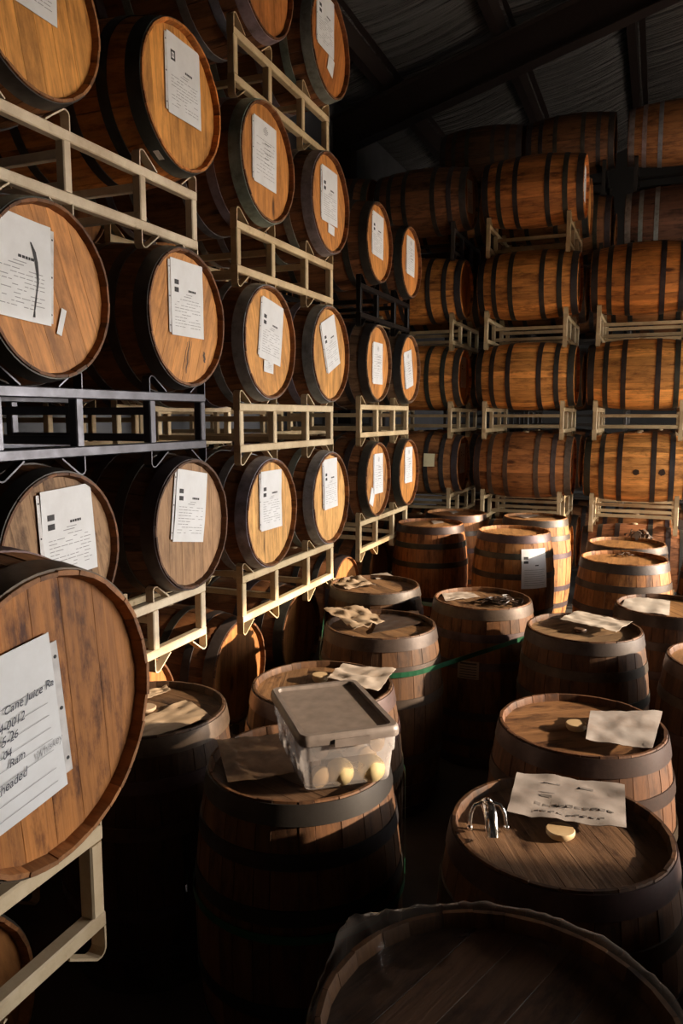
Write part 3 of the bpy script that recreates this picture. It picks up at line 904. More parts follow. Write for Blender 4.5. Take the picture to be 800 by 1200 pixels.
# column beside the short stack
n4 = 'back row stack beside the short side stack'
for lv in (2, 3, 4, 5): brack(cols['c4'], lv, 'tan barrel rack of the ' + n4 + ', ' + {2: 'upper', 3: 'middle', 4: 'lower', 5: 'floor'}[lv] + ' one')
brack(cols['c4'], 1, 'dark barrel rack at the top of the ' + n4, (.05, .04, .035))
b = bbar(cols['c4'], 1, 'dark mottled barrel at the top of the ' + n4, stave=(.17, .075, .034), head=H_BROWN, xo=.03)
label_sheet(b, .0, .02, 8, w=.2, style='logo2')
b = bbar(cols['c4'], 2, 'amber barrel with cream-edged head, second from top, ' + n4, stave=AMBER, head=H_GOLD)
b = bbar(cols['c4'], 3, 'amber barrel, third from top, ' + n4, stave=AMBER, head=H_GOLD)
label_sheet(b, .0, .05, 0, w=.2, style='logo2')
b = bbar(cols['c4'], 4, 'brown barrel with yellow tag on its staves, ' + n4, stave=BROWN, head=H_BROWN)
TAGB = b
label_sheet(b, .02, .05, 0, w=.2, style='logo2')
bbar(cols['c4'], 5, 'dark barrel on the floor rack, ' + n4, stave=DKWOOD, full=False)
# middle column
n5 = 'middle back row stack'
for lv in (1, 2, 3, 4, 5): brack(cols['c5'], lv, 'tan barrel rack of the ' + n5 + ', ' + {1: 'top', 2: 'second', 3: 'third', 4: 'fourth', 5: 'floor'}[lv] + ' one', (.46, .32, .17) if lv == 1 else (.56, .43, .25))
b = bbar(cols['c5'], 1, 'red-brown barrel, topmost in the ' + n5, stave=(.56, .22, .065), head=H_ORANGE, xo=.02); label_sheet(b, .0, .03, 0, w=.2, style='logo2')
b = bbar(cols['c5'], 2, 'amber barrel with bung, second from top in the ' + n5, stave=AMBER, head=H_ORANGE); label_sheet(b, .0, .03, 0, w=.2, style='logo2')
b = bbar(cols['c5'], 3, 'bright amber barrel with stencil stains, third from top in the ' + n5, stave=(.72, .33, .09), head=H_ORANGE); label_sheet(b, .0, .03, 0, w=.2, style='logo2')
b = bbar(cols['c5'], 4, 'brown barrel with brown hoops just above standing barrels, ' + n5, stave=(.36, .15, .05), head=H_ORANGE, hoop=(.10, .07, .055)); label_sheet(b, .0, .03, 0, w=.2, style='logo2')
bbar(cols['c5'], 5, 'barrel on the floor rack of the ' + n5, stave=BROWN, full=False)
# right column
n6 = 'back row stack farthest from the side racks'
for lv in (2, 3, 4, 5): brack(cols['c6'], lv, 'tan barrel rack of the ' + n6 + ', ' + {2: 'top', 3: 'second', 4: 'third', 5: 'floor'}[lv] + ' one', (.56, .43, .25))
bbar(cols['c6'], 2, 'orange barrel with dark stains, topmost of the ' + n6, stave=ORANGE, head=H_ORANGE)
bbar(cols['c6'], 3, 'bright amber barrel, second from top in the ' + n6, stave=(.72, .34, .095), head=H_ORANGE)
BSTAIN = bbar(cols['c6'], 4, 'pale amber barrel with two black blots, ' + n6, stave=(.74, .36, .11), head=H_ORANGE)
bbar(cols['c6'], 5, 'reddish barrel on the floor rack, ' + n6, stave=(.34, .15, .07), head=H_BROWN)
mb = MB()
for (t, r0) in ((.50, .030), (.735, .034)):
    vs = []; n = 14
    for k in range(n):
        a = 2 * math.pi * k / n; rr = r0 * (.75 + .5 * abs(noise.noise(Vector((math.cos(a) * 2, math.sin(a) * 2, t * 9)))))
        zz = t * BL + rr * math.cos(a); an = R_(172 + 12) + rr * math.sin(a) / RB
        vs.append(((prof(zz / BL) + .002) * math.cos(an), (prof(zz / BL) + .002) * math.sin(an), zz))
    mb.add(vs, [tuple(range(n))])
obj('black_blot', mb.mesh('black_blot', M_dark), BSTAIN)
# partly seen stack behind the short side stack, and the second row at the back
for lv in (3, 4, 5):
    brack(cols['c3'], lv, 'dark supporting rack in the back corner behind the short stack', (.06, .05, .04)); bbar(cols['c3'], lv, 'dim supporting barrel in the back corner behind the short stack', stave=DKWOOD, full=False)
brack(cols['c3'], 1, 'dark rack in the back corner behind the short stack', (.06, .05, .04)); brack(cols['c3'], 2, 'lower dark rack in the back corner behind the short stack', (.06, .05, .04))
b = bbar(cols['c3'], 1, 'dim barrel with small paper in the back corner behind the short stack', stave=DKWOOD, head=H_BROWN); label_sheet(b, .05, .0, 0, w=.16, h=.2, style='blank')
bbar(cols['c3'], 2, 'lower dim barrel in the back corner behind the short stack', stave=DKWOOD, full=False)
for key in ('c4', 'c5', 'c6'):
    for lv in (1, 2, 3, 4, 5):
        if key == 'c6' and lv == 1: continue
        bbar(cols[key], lv, 'dim barrel directly behind the front barrels of the back row', y=BY + BB, full=False, stave=BROWN)
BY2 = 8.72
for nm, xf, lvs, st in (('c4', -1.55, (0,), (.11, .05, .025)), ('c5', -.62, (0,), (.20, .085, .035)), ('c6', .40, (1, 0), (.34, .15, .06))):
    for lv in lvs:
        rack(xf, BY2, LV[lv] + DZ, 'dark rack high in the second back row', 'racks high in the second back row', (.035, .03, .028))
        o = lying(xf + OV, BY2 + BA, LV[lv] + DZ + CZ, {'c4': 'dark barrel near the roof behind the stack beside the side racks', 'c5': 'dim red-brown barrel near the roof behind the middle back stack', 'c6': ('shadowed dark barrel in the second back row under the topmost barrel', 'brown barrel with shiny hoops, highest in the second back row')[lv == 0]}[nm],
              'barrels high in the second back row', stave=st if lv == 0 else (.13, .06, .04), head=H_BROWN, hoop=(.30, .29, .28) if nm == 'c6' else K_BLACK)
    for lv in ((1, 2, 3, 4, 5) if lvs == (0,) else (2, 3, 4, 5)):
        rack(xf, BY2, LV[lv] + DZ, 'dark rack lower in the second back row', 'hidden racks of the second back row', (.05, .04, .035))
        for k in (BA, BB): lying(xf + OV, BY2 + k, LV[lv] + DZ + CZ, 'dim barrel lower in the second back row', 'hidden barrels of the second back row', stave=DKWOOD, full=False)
# yellow tag on the staves of the barrel next to the short stack
def side_patch(root, ang, zc, w, h, mat, name, lines=True, M0=None):
    """patch that follows the staves; ang = direction of its middle, w around, h along the axis"""
    mb = MB(); n = 8; vs = []
    for dr in (.0050, .0064):
        for j in range(5):
            zz = zc + (j / 4 - .5) * h; r = prof(zz / BL) + dr
            for i in range(n + 1):
                a = R_(ang) + (i / n - .5) * w / RB
                vs.append((r * math.cos(a), r * math.sin(a), zz))
    W = n + 1; Q = 5 * W; fs = []
    for j in range(4):
        for i in range(n):
            a = j * W + i
            fs.append((a, a + W, a + W + 1, a + 1)); fs.append((Q + a, Q + a + 1, Q + a + W + 1, Q + a + W))
    for i in range(n):
        fs.append((i, i + 1, Q + i + 1, Q + i)); a = 4 * W + i; fs.append((a, Q + a, Q + a + 1, a + 1))
    for j in range(4):
        a = j * W; fs.append((a, Q + a, Q + a + W, a + W)); a = j * W + n; fs.append((a, a + W, Q + a + W, Q + a))
    mb.add(vs, fs)
    o = obj(name, mb.mesh(name, mat, smooth=True, angle=R_(50)), root)
    return o
def patch_print(o, ang, zc, quads, mat, name='printed_text'):
    mb = MB()
    for (u0, u1, v0, v1) in quads:           # u around (m), v along the axis (m)
        n = max(1, int(abs(u1 - u0) / .02)); vs = []
        for j, v in enumerate((v0, v1)):
            for i in range(n + 1):
                a = R_(ang) + (u0 + (u1 - u0) * i / n) / RB; zz = zc + v; r = prof(zz / BL) + .0072
                vs.append((r * math.cos(a), r * math.sin(a), zz))
        mb.add(vs, [(i, i + 1, n + 2 + i, n + 1 + i) for i in range(n)])
    obj(name, mb.mesh(name, mat), o)
side_patch(TAGB, 172, BL * .70, .125, .105, M_tan, 'yellow_tag')

# ------------------------------------------------------------------ standing barrels
G_st = 'barrels standing upright on the floor'
ST = {}
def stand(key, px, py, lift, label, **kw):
    shade_k = .34 if lift == 0 else .68  # deep shade put into stave and head colours, strongest at floor level
    kw['stave'] = tuple(c * shade_k for c in kw['stave']); kw['head'] = tuple(c * (.55 if lift == 0 else .8) for c in kw['head'])
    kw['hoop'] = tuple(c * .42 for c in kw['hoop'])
    top = lift + BL
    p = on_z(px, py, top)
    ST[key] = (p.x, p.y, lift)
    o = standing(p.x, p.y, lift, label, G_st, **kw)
    ST[key + '_o'] = o
    return o
OAK_T = dict(weathered=True, hoop=K_BROWN)
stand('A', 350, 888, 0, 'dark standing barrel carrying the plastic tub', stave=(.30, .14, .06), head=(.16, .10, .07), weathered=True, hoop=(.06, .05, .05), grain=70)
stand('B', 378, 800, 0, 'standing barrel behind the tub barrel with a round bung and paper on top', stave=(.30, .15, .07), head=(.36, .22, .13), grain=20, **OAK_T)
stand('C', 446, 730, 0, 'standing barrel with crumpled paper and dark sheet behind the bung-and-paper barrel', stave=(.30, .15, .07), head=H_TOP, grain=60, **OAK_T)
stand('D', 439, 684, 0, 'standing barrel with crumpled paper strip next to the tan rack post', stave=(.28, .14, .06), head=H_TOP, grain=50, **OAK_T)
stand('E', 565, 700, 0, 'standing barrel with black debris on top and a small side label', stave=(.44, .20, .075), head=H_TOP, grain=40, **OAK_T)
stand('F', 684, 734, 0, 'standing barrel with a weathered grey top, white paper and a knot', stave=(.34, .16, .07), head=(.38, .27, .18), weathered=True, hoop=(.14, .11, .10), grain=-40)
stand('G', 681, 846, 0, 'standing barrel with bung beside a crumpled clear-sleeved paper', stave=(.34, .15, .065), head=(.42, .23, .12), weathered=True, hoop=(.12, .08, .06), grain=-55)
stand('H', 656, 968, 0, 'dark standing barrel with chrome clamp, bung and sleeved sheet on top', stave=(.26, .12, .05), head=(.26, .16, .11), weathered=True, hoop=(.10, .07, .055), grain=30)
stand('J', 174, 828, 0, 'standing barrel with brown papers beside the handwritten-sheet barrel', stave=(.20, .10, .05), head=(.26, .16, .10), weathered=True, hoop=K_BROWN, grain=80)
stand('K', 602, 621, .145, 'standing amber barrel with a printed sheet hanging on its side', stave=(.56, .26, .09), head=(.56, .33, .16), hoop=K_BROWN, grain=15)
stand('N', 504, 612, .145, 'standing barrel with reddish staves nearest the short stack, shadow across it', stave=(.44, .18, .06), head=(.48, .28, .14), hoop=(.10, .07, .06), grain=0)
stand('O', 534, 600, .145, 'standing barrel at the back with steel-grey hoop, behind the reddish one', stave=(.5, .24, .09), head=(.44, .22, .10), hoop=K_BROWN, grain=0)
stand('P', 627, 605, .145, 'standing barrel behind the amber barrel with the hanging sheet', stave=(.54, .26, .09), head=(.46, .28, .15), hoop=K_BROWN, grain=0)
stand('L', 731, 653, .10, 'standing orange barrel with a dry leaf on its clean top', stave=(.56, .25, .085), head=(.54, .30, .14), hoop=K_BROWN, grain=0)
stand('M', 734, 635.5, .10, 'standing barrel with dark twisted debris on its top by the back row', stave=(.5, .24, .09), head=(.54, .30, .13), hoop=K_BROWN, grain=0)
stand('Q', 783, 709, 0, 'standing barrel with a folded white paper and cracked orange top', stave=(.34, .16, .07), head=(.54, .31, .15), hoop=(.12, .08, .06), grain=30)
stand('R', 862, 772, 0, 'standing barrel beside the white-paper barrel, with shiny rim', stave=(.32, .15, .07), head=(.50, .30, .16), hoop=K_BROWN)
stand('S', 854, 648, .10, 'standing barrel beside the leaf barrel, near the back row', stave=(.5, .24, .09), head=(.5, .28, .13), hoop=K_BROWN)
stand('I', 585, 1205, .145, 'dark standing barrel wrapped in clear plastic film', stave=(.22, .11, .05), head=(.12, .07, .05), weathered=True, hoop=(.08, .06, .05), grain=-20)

# unseen barrels added right of the camera to shade the low foreground
for q, (x, y) in enumerate(((.52, 1.78), (.50, 1.10), (.50, .42)) + tuple((1.2 + .68 * i + .03 * (j % 2), .35 + .70 * j) for i in range(3) for j in range(9))):
    standing(x, y, 0, 'unseen standing barrel added to shade the low foreground', 'unseen barrels added to block low light', full=False, stave=BROWN, head=H_TOP, hoop=K_BROWN)

# pallets under the raised groups
def pallet(cx, cy, lx, ly, h, rot, label):
    M = Matrix.Translation((cx, cy, 0)) @ Matrix.Rotation(R_(rot), 4, 'Z')
    root = empty('pallet', M); tag(root, label, 'pallet', 'wooden pallets under standing barrels')
    n = 7; w = .10
    mbp = MB(); mbp.box(-lx / 2, lx / 2, -w / 2, w / 2, 0, .018); dm = mbp.mesh('deck_board', M_stave)
    mbs = MB(); mbs.box(-.022, .022, -ly / 2, ly / 2, .018, h - .018); sm_ = mbs.mesh('stringer', M_stave)
    for k in range(n):
        y = -ly / 2 + w / 2 + (ly - w) * k / (n - 1)
        obj('deck_board', dm, root, loc=(0, y, h - .018), color=(.34, .22, .13))
        if k % 3 == 0: obj('bottom_board', dm, root, loc=(0, y, 0), color=(.30, .19, .11))
    for x in (-lx / 2 + .022, 0, lx / 2 - .022): obj('stringer', sm_, root, loc=(x, 0, 0), color=(.30, .19, .11))
    return root
def group_pallet(keys, label, h, pad=.24):
    xs = [ST[k][0] for k in keys]; ys = [ST[k][1] for k in keys]
    pallet((min(xs) + max(xs)) / 2, (min(ys) + max(ys)) / 2, max(xs) - min(xs) + 2 * pad, max(ys) - min(ys) + 2 * pad, h, 0, label)
group_pallet('KNOP', 'wooden pallet under the four barrels in front of the middle back stack', .145)
group_pallet('LMS', 'low wooden pallet under the orange barrels at the back', .10)
group_pallet('I', 'wooden pallet under the film-wrapped barrel', .145, .30)

# printed sheet hanging on the amber barrel, small label on the debris barrel
def facing(key, px):
    x, y, _ = ST[key]; d = ray(px, 640); d = Vector((d.x, d.y)).normalized()
    o = Vector((CAM.x, CAM.y)); c = Vector((x, y)) - o
    t = c.dot(d); perp = (o + d * t) - Vector((x, y))
    h = math.sqrt(max(.30 ** 2 - perp.length_squared, 0))
    p = perp - d * h
    return math.degrees(math.atan2(p.y, p.x))
a = facing('K', 627)
x, y, lf = ST['K']
o = side_patch(ST['K_o'], a, BL - .245, .215, .29, M_sheet, 'label_sheet')
patch_print(o, a, BL - .245, [(-.09, -.055, .07, .09), (-.09, -.055, .04, .058), (.0, .03, .02, .028)], M_ink, 'printed_mark')
patch_print(o, a, BL - .245, [(-.085, .085 - .01 * (k % 3), -.01 - k * .016, -.007 - k * .016) for k in range(8)], M_inkgrey)
a = facing('E', 552)
o = side_patch(ST['E_o'], a, BL - .325, .115, .095, paper_mat('old_label', (.34, .25, .18), (.2, .12, .08), .6), 'side_label')
patch_print(o, a, BL - .325, [(-.045, .045, .03 - k * .014, .034 - k * .014 + (.006 if k == 0 else 0)) for k in range(6)], M_dark)

# ------------------------------------------------------------------ things lying on the barrels
def loose(pxs, z, label, mat, cat='paper', amp=.012, seed=0, n=14, th=.0012, name='loose_sheet', fold=0.0, group='papers lying on the standing barrels', marks=None):
    """thin crinkled sheet laid over a barrel top; pxs = its four corners as seen in the photograph"""
    c = [on_z(x, y, z) for x, y in pxs]
    mid = sum(c, Vector()) / 4
    mb = MB(); top = []; bot = []
    def pt(u, v):
        p = (c[0] * (1 - u) + c[1] * u) * (1 - v) + (c[3] * (1 - u) + c[2] * u) * v
        w = noise.noise(Vector((u * 4.5 + seed, v * 4.5, seed * 1.7))) * .7 + noise.noise(Vector((u * 11 + seed, v * 11, 3 + seed))) * .35
        q = 1 + fold * noise.noise(Vector((u * 3 + seed, v * 3, 9)))
        p = mid + (p - mid) * q
        p.z = z + amp * max(0, .55 + w)
        return p - mid
    for j in range(n + 1):
        for i in range(n + 1):
            p = pt(i / n, j / n); top.append((p.x, p.y, p.z + th)); bot.append(tuple(p))
    k = len(top); W = n + 1; fs = []
    for j in range(n):
        for i in range(n):
            a = j * W + i
            fs.append((a, a + 1, a + W + 1, a + W)); fs.append((k + a, k + a + W, k + a + W + 1, k + a + 1))
    for i in range(n):
        fs.append((i, k + i, k + i + 1, i + 1)); a = n * W + i; fs.append((a, a + 1, k + a + 1, k + a))
    for j in range(n):
        a = j * W; fs.append((a, a + W, k + a + W, k + a)); a = j * W + n; fs.append((a, k + a, k + a + W, a + W))
    mb.add(top + bot, fs)
    o = obj(name, mb.mesh(name, mat, smooth=True, angle=R_(60)), loc=mid)
    tag(o, label, cat, group)
    if marks:
        mk = MB()
        for (u0, u1, v0, v1) in marks:
            m = max(1, int((u1 - u0) * n)); vs = []
            for v in (v0, v1):
                for i in range(m + 1):
                    p = pt(u0 + (u1 - u0) * i / m, v); vs.append((p.x, p.y, p.z + th + .0012))
            mk.add(vs, [(i, i + 1, m + 2 + i, m + 1 + i) for i in range(m)])
        obj('printed_text', mk.mesh('printed_text', M_inkfade), o)
    return o
def top_of(k): return ST[k][2] + BL
HD = -REC + .003
zA = top_of('A')
loose([(253.7, 868), (332, 862), (345, 907), (267, 919)], zA + .002, 'brown stained paper beside the plastic tub', M_brown, seed=2, amp=.010)
loose([(383, 797), (402, 780), (464, 786), (442, 813)], top_of('B') + .002, 'creased pale paper half under the far edge of the tub', M_sheet_loose, seed=4, amp=.016)
loose([(150, 850), (217.5, 822), (249, 842.5), (154, 871)], top_of('J') + HD, 'wide stained brown paper beside the handwritten-sheet barrel', M_sheet_dirty, seed=6, amp=.012)
loose([(156, 816), (195, 805), (200, 811), (160, 823)], top_of('J') + HD, 'narrow brown paper strip behind the wide brown paper', M_sheet_dirty, seed=7, amp=.010)
loose([(386, 683), (419, 677), (440, 688), (404, 693)], top_of('D') + HD, 'crumpled stained paper on the barrel next to the rack post', M_sheet_dirty, seed=8, amp=.030, fold=.15)
loose([(434, 674), (453, 671.5), (462, 676), (441, 679)], top_of('D') + HD, 'small flat paper scrap beside crumpled paper near the rack post', M_sheet_loose, seed=9, amp=.004)
loose([(379, 717), (425, 713), (451, 731), (415, 741)], top_of('C') + .002, 'crumpled pale paper hanging over the rim next to a dark sheet', M_sheet_dirty, seed=10, amp=.030, fold=.12)
loose([(446, 721), (490, 717), (496, 731), (436, 743)], top_of('C') + HD, 'dark wet plastic sheet beside crumpled pale paper', M_dark, cat='plastic sheet', seed=11, amp=.008, name='dark_sheet', group=None)
loose([(517, 697), (552, 695), (562, 700), (522, 705)], top_of('E') + HD, 'folded pale paper beside black debris', M_sheet_loose, seed=12, amp=.010)
loose([(655, 727), (676, 717.5), (741, 731), (721, 742)], top_of('F') + .002, 'long white crumpled paper on the weathered grey barrel top', paper_mat('white_crumpled', (.52, .45, .38), (.34, .26, .18), .5), seed=13, amp=.014, fold=.05)
loose([(691.5, 834), (776, 835), (764, 880), (686, 868)], top_of('G') + .002, 'crumpled white paper in a clear sleeve beside a bung', paper_mat('sleeved_white', (.42, .38, .36), (.22, .16, .12), .7, coat=.5), seed=15, amp=.009)
loose([(605.5, 907), (731.5, 923), (733.6, 974), (593.5, 955)], top_of('H') + .003, 'printed sheet in a clear plastic sleeve beside the chrome clamp', paper_mat('sleeved_grey', (.33, .29, .27), (.20, .16, .14), .7, coat=.6), seed=16, amp=.012,
      marks=[(.28, .42, .18, .23), (.60, .72, .2, .25), (.25, .38, .42, .46), (.26, .36, .52, .56)] + [(.22 + .07 * k, .27 + .07 * k, .67, .73) for k in range(10)] + [(.22 + .07 * k, .26 + .07 * k, .86, .9) for k in range(9)])
loose([(734, 699), (785, 705), (784, 722), (726, 715)], top_of('Q') + HD, 'white paper folded across on the cracked orange barrel top', paper_mat('white_folded', (.52, .46, .40), (.36, .28, .2), .4), seed=17, amp=.008)
loose([(505, 611), (516, 609), (520, 612.5), (508, 614.5)], top_of('N') + HD, 'small pale scrap on the reddish standing barrel', M_sheet_loose, seed=18, amp=.004, n=6)
loose([(526, 600), (533, 598.5), (538, 600.5), (530, 602)], top_of('O') + HD, 'tiny pale scrap on the rearmost standing barrel', M_sheet_loose, seed=19, amp=.006, n=6)
loose([(604, 605), (618, 602.5), (632, 604), (616, 607.5)], top_of('P') + HD, 'pale scrap on the barrel behind the hanging sheet', M_sheet_loose, seed=20, amp=.006, n=6)

def bung_thing(px, py, z, label, r=.034, h=.026, mat=None, tilt=0, cat='bung'):
    p = on_z(px, py, z + h)
    mb = MB(); mb.lathe([(r * .82, 0), (r * .97, h * .35), (r, h * .8), (r * .93, h), (r * .5, h * 1.02), (.0001, h * 1.02)], 20)
    o = obj('barrel_bung', mb.mesh('barrel_bung', mat or M_bung, smooth=True, angle=R_(45)), loc=(p.x, p.y, z), rot=(R_(tilt), 0, 0))
    tag(o, label, cat, 'loose bungs on barrel tops'); return o
bung_thing(375, 790, top_of('B') + HD, 'round pale bung beside creased paper behind the tub', r=.033)
bung_thing(171, 828, top_of('J') + HD, 'brown disc bung beside the wide stained paper', r=.036, h=.014, mat=M_sheet_dirty)
bung_thing(675, 847, top_of('G') + HD, 'wooden bung next to the crumpled clear-sleeved paper', r=.034, h=.022)
bung_thing(656.5, 971, top_of('H') + HD, 'wide wooden bung half under the printed sleeved sheet', r=.036, h=.018)
bung_thing(680, 736, top_of('F') + HD, 'dark knot bung on the weathered grey barrel top', r=.030, h=.02, mat=M_leaf)

# dark debris: tangles of short bent strips
def debris(px, py, z, rad, n, label, seed, mat, cat, name, hh=.04):
    p = on_z(px, py, z); r = random.Random(seed); mb = MB()
    for k in range(n):
        a = r.uniform(0, 6.28); d = r.uniform(0, rad * .75); ln = r.uniform(.4, 1.0) * rad
        x, y = d * math.cos(a), d * math.sin(a); b_ = r.uniform(0, 6.28)
        zz = r.uniform(.004, hh)
        pts = []
        for q in range(5):
            t = q / 4
            pts.append((x + (t - .5) * ln * math.cos(b_ + t), y + (t - .5) * ln * math.sin(b_ + t), .004 + (zz * math.sin(t * 3.1) if q else 0) + .002 * q))
        mb.strap(pts, r.uniform(.012, .035), .003, (math.sin(b_), -math.cos(b_), .2))
    o = obj(name, mb.mesh(name, mat), loc=(p.x, p.y, z)); tag(o, label, cat); return o
debris(590, 706, top_of('E') + HD, .15, 26, 'scorched black scraps on the barrel with the small side label', 3, M_dark, 'debris', 'black_scraps', .02)
debris(747, 631, top_of('M') + HD, .13, 22, 'tangle of dark twisted strips on the barrel by the back row', 4, M_leaf, 'debris', 'twisted_strips', .06)
debris(731, 652, top_of('L') + HD, .07, 7, 'dry dark leaf scraps on the clean orange barrel top', 5, M_leaf, 'leaf', 'dry_leaf', .012)

# plastic tub with lid
z_lid = zA + .165
lc = [on_z(x, y, z_lid) for x, y in ((317, 804), (415, 797), (472, 848), (351, 868))]
mid = sum(lc, Vector()) / 4
ex = ((lc[2] - lc[3]) + (lc[1] - lc[0])).normalized(); ex.z = 0
ang = math.atan2(ex.y, ex.x)
LX = ((lc[2] - lc[3]).length + (lc[1] - lc[0]).length) / 2; LY = ((lc[0] - lc[3]).length + (lc[1] - lc[2]).length) / 2
print('TUB lid size', LX, LY)
MT = Matrix.Translation((mid.x, mid.y, zA + .001)) @ Matrix.Rotation(ang, 4, 'Z')
tub = empty('plastic_tub', MT); tag(tub, 'clear plastic tub with a dusty grey lid holding bungs', 'tub')
def rrect(hx, hy, r, n=4):
    out = []
    for (sx, sy, a0) in ((1, 1, 0), (-1, 1, 90), (-1, -1, 180), (1, -1, 270)):
        for k in range(n + 1):
            a = R_(a0 + 90 * k / n); out.append((sx * (hx - r) + r * math.cos(a), sy * (hy - r) + r * math.sin(a)))
    return out
def loft(mb, rings, close_bottom=True, close_top=True):
    n = len(rings[0][0]); vs = []
    for ring, z in rings: vs += [(x, y, z) for x, y in ring]
    fs = [(i * n + k, i * n + (k + 1) % n, (i + 1) * n + (k + 1) % n, (i + 1) * n + k) for i in range(len(rings) - 1) for k in range(n)]
    if close_bottom: fs.append(tuple(reversed(range(n))))
    if close_top: fs.append(tuple(range((len(rings) - 1) * n, len(rings) * n)))
    mb.add(vs, fs)
hx, hy = LX / 2, LY / 2
mb = MB()
loft(mb, [(rrect(hx * .84, hy * .86, .02), 0), (rrect(hx * .86, hy * .88, .022), .008), (rrect(hx * .90, hy * .92, .022), .085), (rrect(hx * .935, hy * .945, .022), .09), (rrect(hx * .95, hy * .96, .022), .148),
          (rrect(hx * .94, hy * .95, .021), .148), (rrect(hx * .92, hy * .935, .021), .092), (rrect(hx * .885, hy * .91, .021), .083), (rrect(hx * .845, hy * .87, .02), .011)], close_top=True)
obj('tub_body', mb.mesh('tub_body', M_tub, smooth=True, angle=R_(40)), tub)
mb = MB()
loft(mb, [(rrect(hx, hy, .025), .136), (rrect(hx * 1.005, hy * 1.004, .026), .150), (rrect(hx * .99, hy * .992, .025), .160), (rrect(hx * .96, hy * .97, .024), .165), (rrect(hx * .86, hy * .90, .018), .165),
          (rrect(hx * .845, hy * .89, .016), .156), (rrect(hx * .845, hy * .89, .016), .149), (rrect(hx * .955, hy * .965, .02), .149), (rrect(hx * .975, hy * .98, .02), .136)], close_bottom=False, close_top=False)
lid = obj('lid', mb.mesh('lid', M_lid, smooth=True, angle=R_(40)), tub)
mb = MB(); loft(mb, [(rrect(hx * .85, hy * .893, .016), .150), (rrect(hx * .85, hy * .893, .016), .1545)])
obj('lid_panel', mb.mesh('lid_panel', plain('dusty_lid', (.17, .135, .115), .6)), lid)
mb = MB(); mb.box(-.05, .05, -hy - .006, -hy + .004, .128, .150); obj('lid_latch', mb.mesh('lid_latch', M_lid), lid)
# bungs inside the tub
rb = random.Random(5); spots = []
def tub_bung(x, y, z, rx, ry_, rz, mat, big):
    s = 1.25 if big else 1.0
    mbq = MB(); mbq.lathe([(.014 * s, 0), (.020 * s, .010 * s), (.021 * s, .026 * s), (.030 * s, .028 * s), (.031 * s, .036 * s), (.026 * s, .038 * s), (.016 * s, .046 * s), (.0001, .047 * s)], 16)
    o = obj('tub_bung', mbq.mesh('tub_bung', mat, smooth=True, angle=R_(50)))
    o.matrix_basis = MT @ Matrix.Translation((x, y, z)) @ Matrix.Rotation(rx, 4, 'X') @ Matrix.Rotation(ry_, 4, 'Y') @ Matrix.Rotation(rz, 4, 'Z')
    return o
k = 0
for layer, zz in enumerate((.030, .086)):
    for ix in range(3):
        for iy in range(4 if layer == 0 else 3):
            x = (-hx * .58 + hx * 1.16 * ix / 2) + rb.uniform(-.004, .004)
            y = (-hy * .64 + hy * 1.28 * iy / 3 if layer == 0 else -hy * .45 + hy * .9 * iy / 2) + rb.uniform(-.004, .004)
            if layer == 1 and (ix + iy) % 2: continue
            big = (layer == 0 and ix in (1, 2) and iy == 0)
            mat = M_yellow if big else rb.choice((M_bung, M_leaf, M_sheet_dirty, M_leaf))
            o = tub_bung(x, y, zz, rb.uniform(1.3, 1.8), rb.uniform(-.5, .5), 0, mat, big)
            tag(o, 'glossy yellow bung lying inside the plastic tub' if big else 'wooden bung among others inside the plastic tub', 'bung', 'yellow bungs inside the tub' if big else 'wooden bungs inside the tub')

# chrome clamp on the dark barrel
p = on_z(573, 978, top_of('H') + HD)
M = Matrix.Translation((p.x, p.y, top_of('H') + HD)) @ Matrix.Rotation(R_(22), 4, 'Z')
cl = empty('chrome_clamp', M); tag(cl, 'chrome clamp with a broad tongue and two ball-tipped legs', 'clamp')
mb = MB(); mb.tube([(0, .045, .058), (0, .018, .062), (0, -.006, .060), (0, -.022, .050), (0, -.032, .032), (0, -.038, .016)], .0165, 14); obj('tongue', mb.mesh('tongue', M_chrome, smooth=True, angle=R_(50)), cl)
for s in (-1, 1):
    mb = MB(); mb.tube([(s * .012, .035, .066), (s * .032, .03, .062), (s * .042, .024, .044), (s * .046, .018, .010)], .005, 8); lg = obj('leg', mb.mesh('leg', M_chrome, smooth=True, angle=R_(50)), cl)
    mb = MB(); mb.lathe([(.0001, 0), (.006, .002), (.0085, .0085), (.006, .015), (.0001, .017)], 12, M=Matrix.Translation((s * .046, .018, .0))); obj('ball_tip', mb.mesh('ball_tip', M_chrome, smooth=True), lg)
mb = MB(); mb.lathe([(.010, 0), (.012, .004), (.007, .010), (.004, .010), (.004, .002)], 14, M=Matrix.Translation((0, .030, .069))); obj('eyelet', mb.mesh('eyelet', M_chrome, smooth=True, angle=R_(40)), cl)

# clear film over the rim of the foreground barrel
ix_, iy_, il = ST['I']
mb = MB(); n = 120; vs = []
pf = [(.284, -.055), (.280, -.03), (.277, -.008), (.272, .008), (.252, .010), (.236, -.006), (.215, -.020), (.190, -.024)]
for q, (r, z) in enumerate(pf):
    for k in range(n):
        a = 2 * math.pi * k / n
        w = noise.noise(Vector((math.cos(a) * 5, math.sin(a) * 5, q * .6))) + .6 * noise.noise(Vector((math.cos(a) * 14, math.sin(a) * 14, q * .4)))
        bunch = math.exp(-((a - 2.75) / .22) ** 2)
        rr = r + .006 * abs(w) + bunch * .02 * (q < 5) + (.012 * w if q > 5 else 0); zz = z + .006 * abs(w) + bunch * .022 * (q in (2, 3, 4, 5)) * (1 + w)
        if q == 7: rr += .05 * w
        vs.append((rr * math.cos(a), rr * math.sin(a), BL + max(zz, -.027 if q > 4 else -1)))
mb.add(vs, [(q * n + k, q * n + (k + 1) % n, (q + 1) * n + (k + 1) % n, (q + 1) * n + k) for q in range(len(pf) - 1) for k in range(n)])
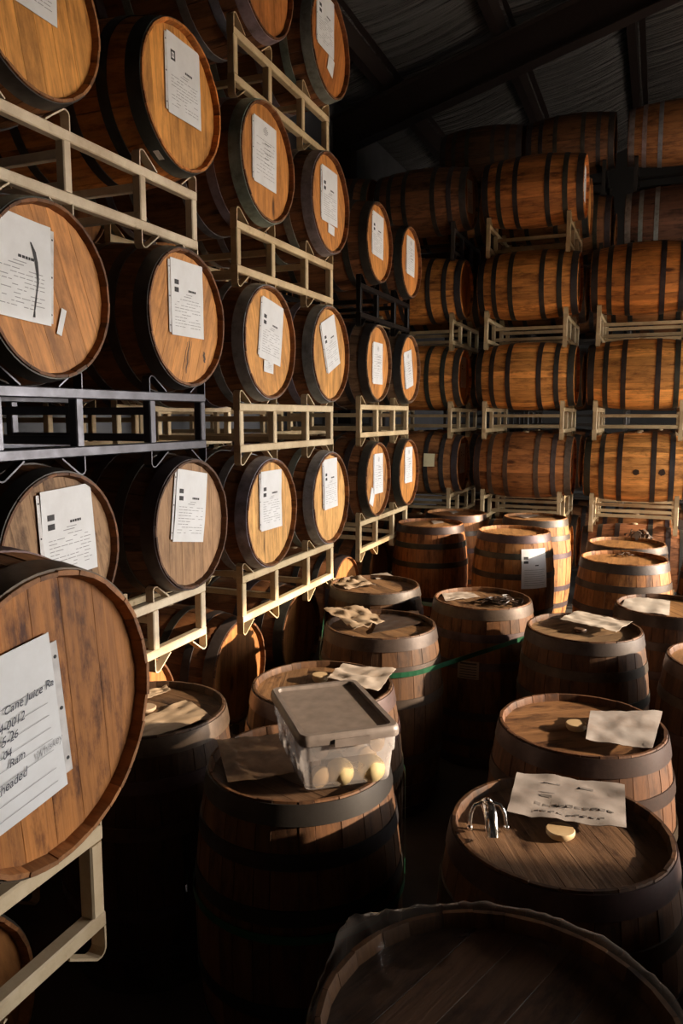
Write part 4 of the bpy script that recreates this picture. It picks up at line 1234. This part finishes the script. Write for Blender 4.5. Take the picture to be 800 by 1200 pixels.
o = obj('plastic_film', mb.mesh('plastic_film', M_wrap, smooth=True), loc=(ix_, iy_, il)); tag(o, 'crinkled clear plastic film wrapped over the rim of the dark barrel', 'plastic film')

# green straps around barrel groups
def hull_path(keys, R):
    pts = []
    for k in keys:
        x, y, _ = ST[k]
        for q in range(48):
            a = 2 * math.pi * q / 48; pts.append((x + R * math.cos(a), y + R * math.sin(a)))
    pts = sorted(set(pts))
    def half(ps):
        h = []
        for p in ps:
            while len(h) >= 2 and (h[-1][0] - h[-2][0]) * (p[1] - h[-2][1]) - (h[-1][1] - h[-2][1]) * (p[0] - h[-2][0]) <= 0: h.pop()
            h.append(p)
        return h
    lo = half(pts); up = half(reversed(pts))
    return lo[:-1] + up[:-1]
def strap(keys, z, R, label, buckle=None):
    path = hull_path(keys, R); n = len(path)
    root_loc = Vector((sum(p[0] for p in path) / n, sum(p[1] for p in path) / n, z))
    mb = MB(); vs = []
    for i, (x, y) in enumerate(path):
        a = path[i - 1]; b_ = path[(i + 1) % n]
        t = Vector((b_[0] - a[0], b_[1] - a[1])).normalized(); nn = Vector((t.y, -t.x))
        for (dn, dz) in ((0, -.012), (.002, -.012), (.002, .012), (0, .012)):
            vs.append((x + nn.x * dn - root_loc.x, y + nn.y * dn - root_loc.y, dz))
    mb.add(vs, [(i * 4 + k, i * 4 + (k + 1) % 4, ((i + 1) % n) * 4 + (k + 1) % 4, ((i + 1) % n) * 4 + k) for i in range(n) for k in range(4)])
    o = obj('packing_strap', mb.mesh('packing_strap', M_green), loc=root_loc)
    tag(o, label, 'strap', 'green packing straps around the standing barrels')
    return o, root_loc
strap('CDE', .89 - .165, .302, 'green strap around the barrels with crumpled papers and black debris')
o, rl = strap('AB', .89 - .36, .318, 'dark green strap low around the tub barrel')
p = on_z(217, 1036, .89 - .36)
ax, ay, _ = ST['A']
d = (Vector((p.x, p.y)) - Vector((ax, ay))).normalized()
mb = MB(); bc = Vector((ax, ay, .53)) + Vector((d.x, d.y, 0)) * .328
tq = Vector((-d.y, d.x, 0))
mb.tube([bc + tq * a - rl + Vector((0, 0, b_)) + Vector((d.x, d.y, 0)) * .01 for a, b_ in ((-.03, .014), (.03, .014), (.035, 0), (.03, -.014), (-.03, -.014), (-.035, 0))], .0035, 6, closed=True)
mb.tube([bc - rl + Vector((d.x, d.y, 0)) * .012 + Vector((0, 0, .014)), bc - rl + Vector((d.x, d.y, 0)) * .012 + Vector((0, 0, -.014))], .003, 6)
obj('buckle', mb.mesh('buckle', M_chrome), o)
print('OBJECTS', len(bpy.data.objects))
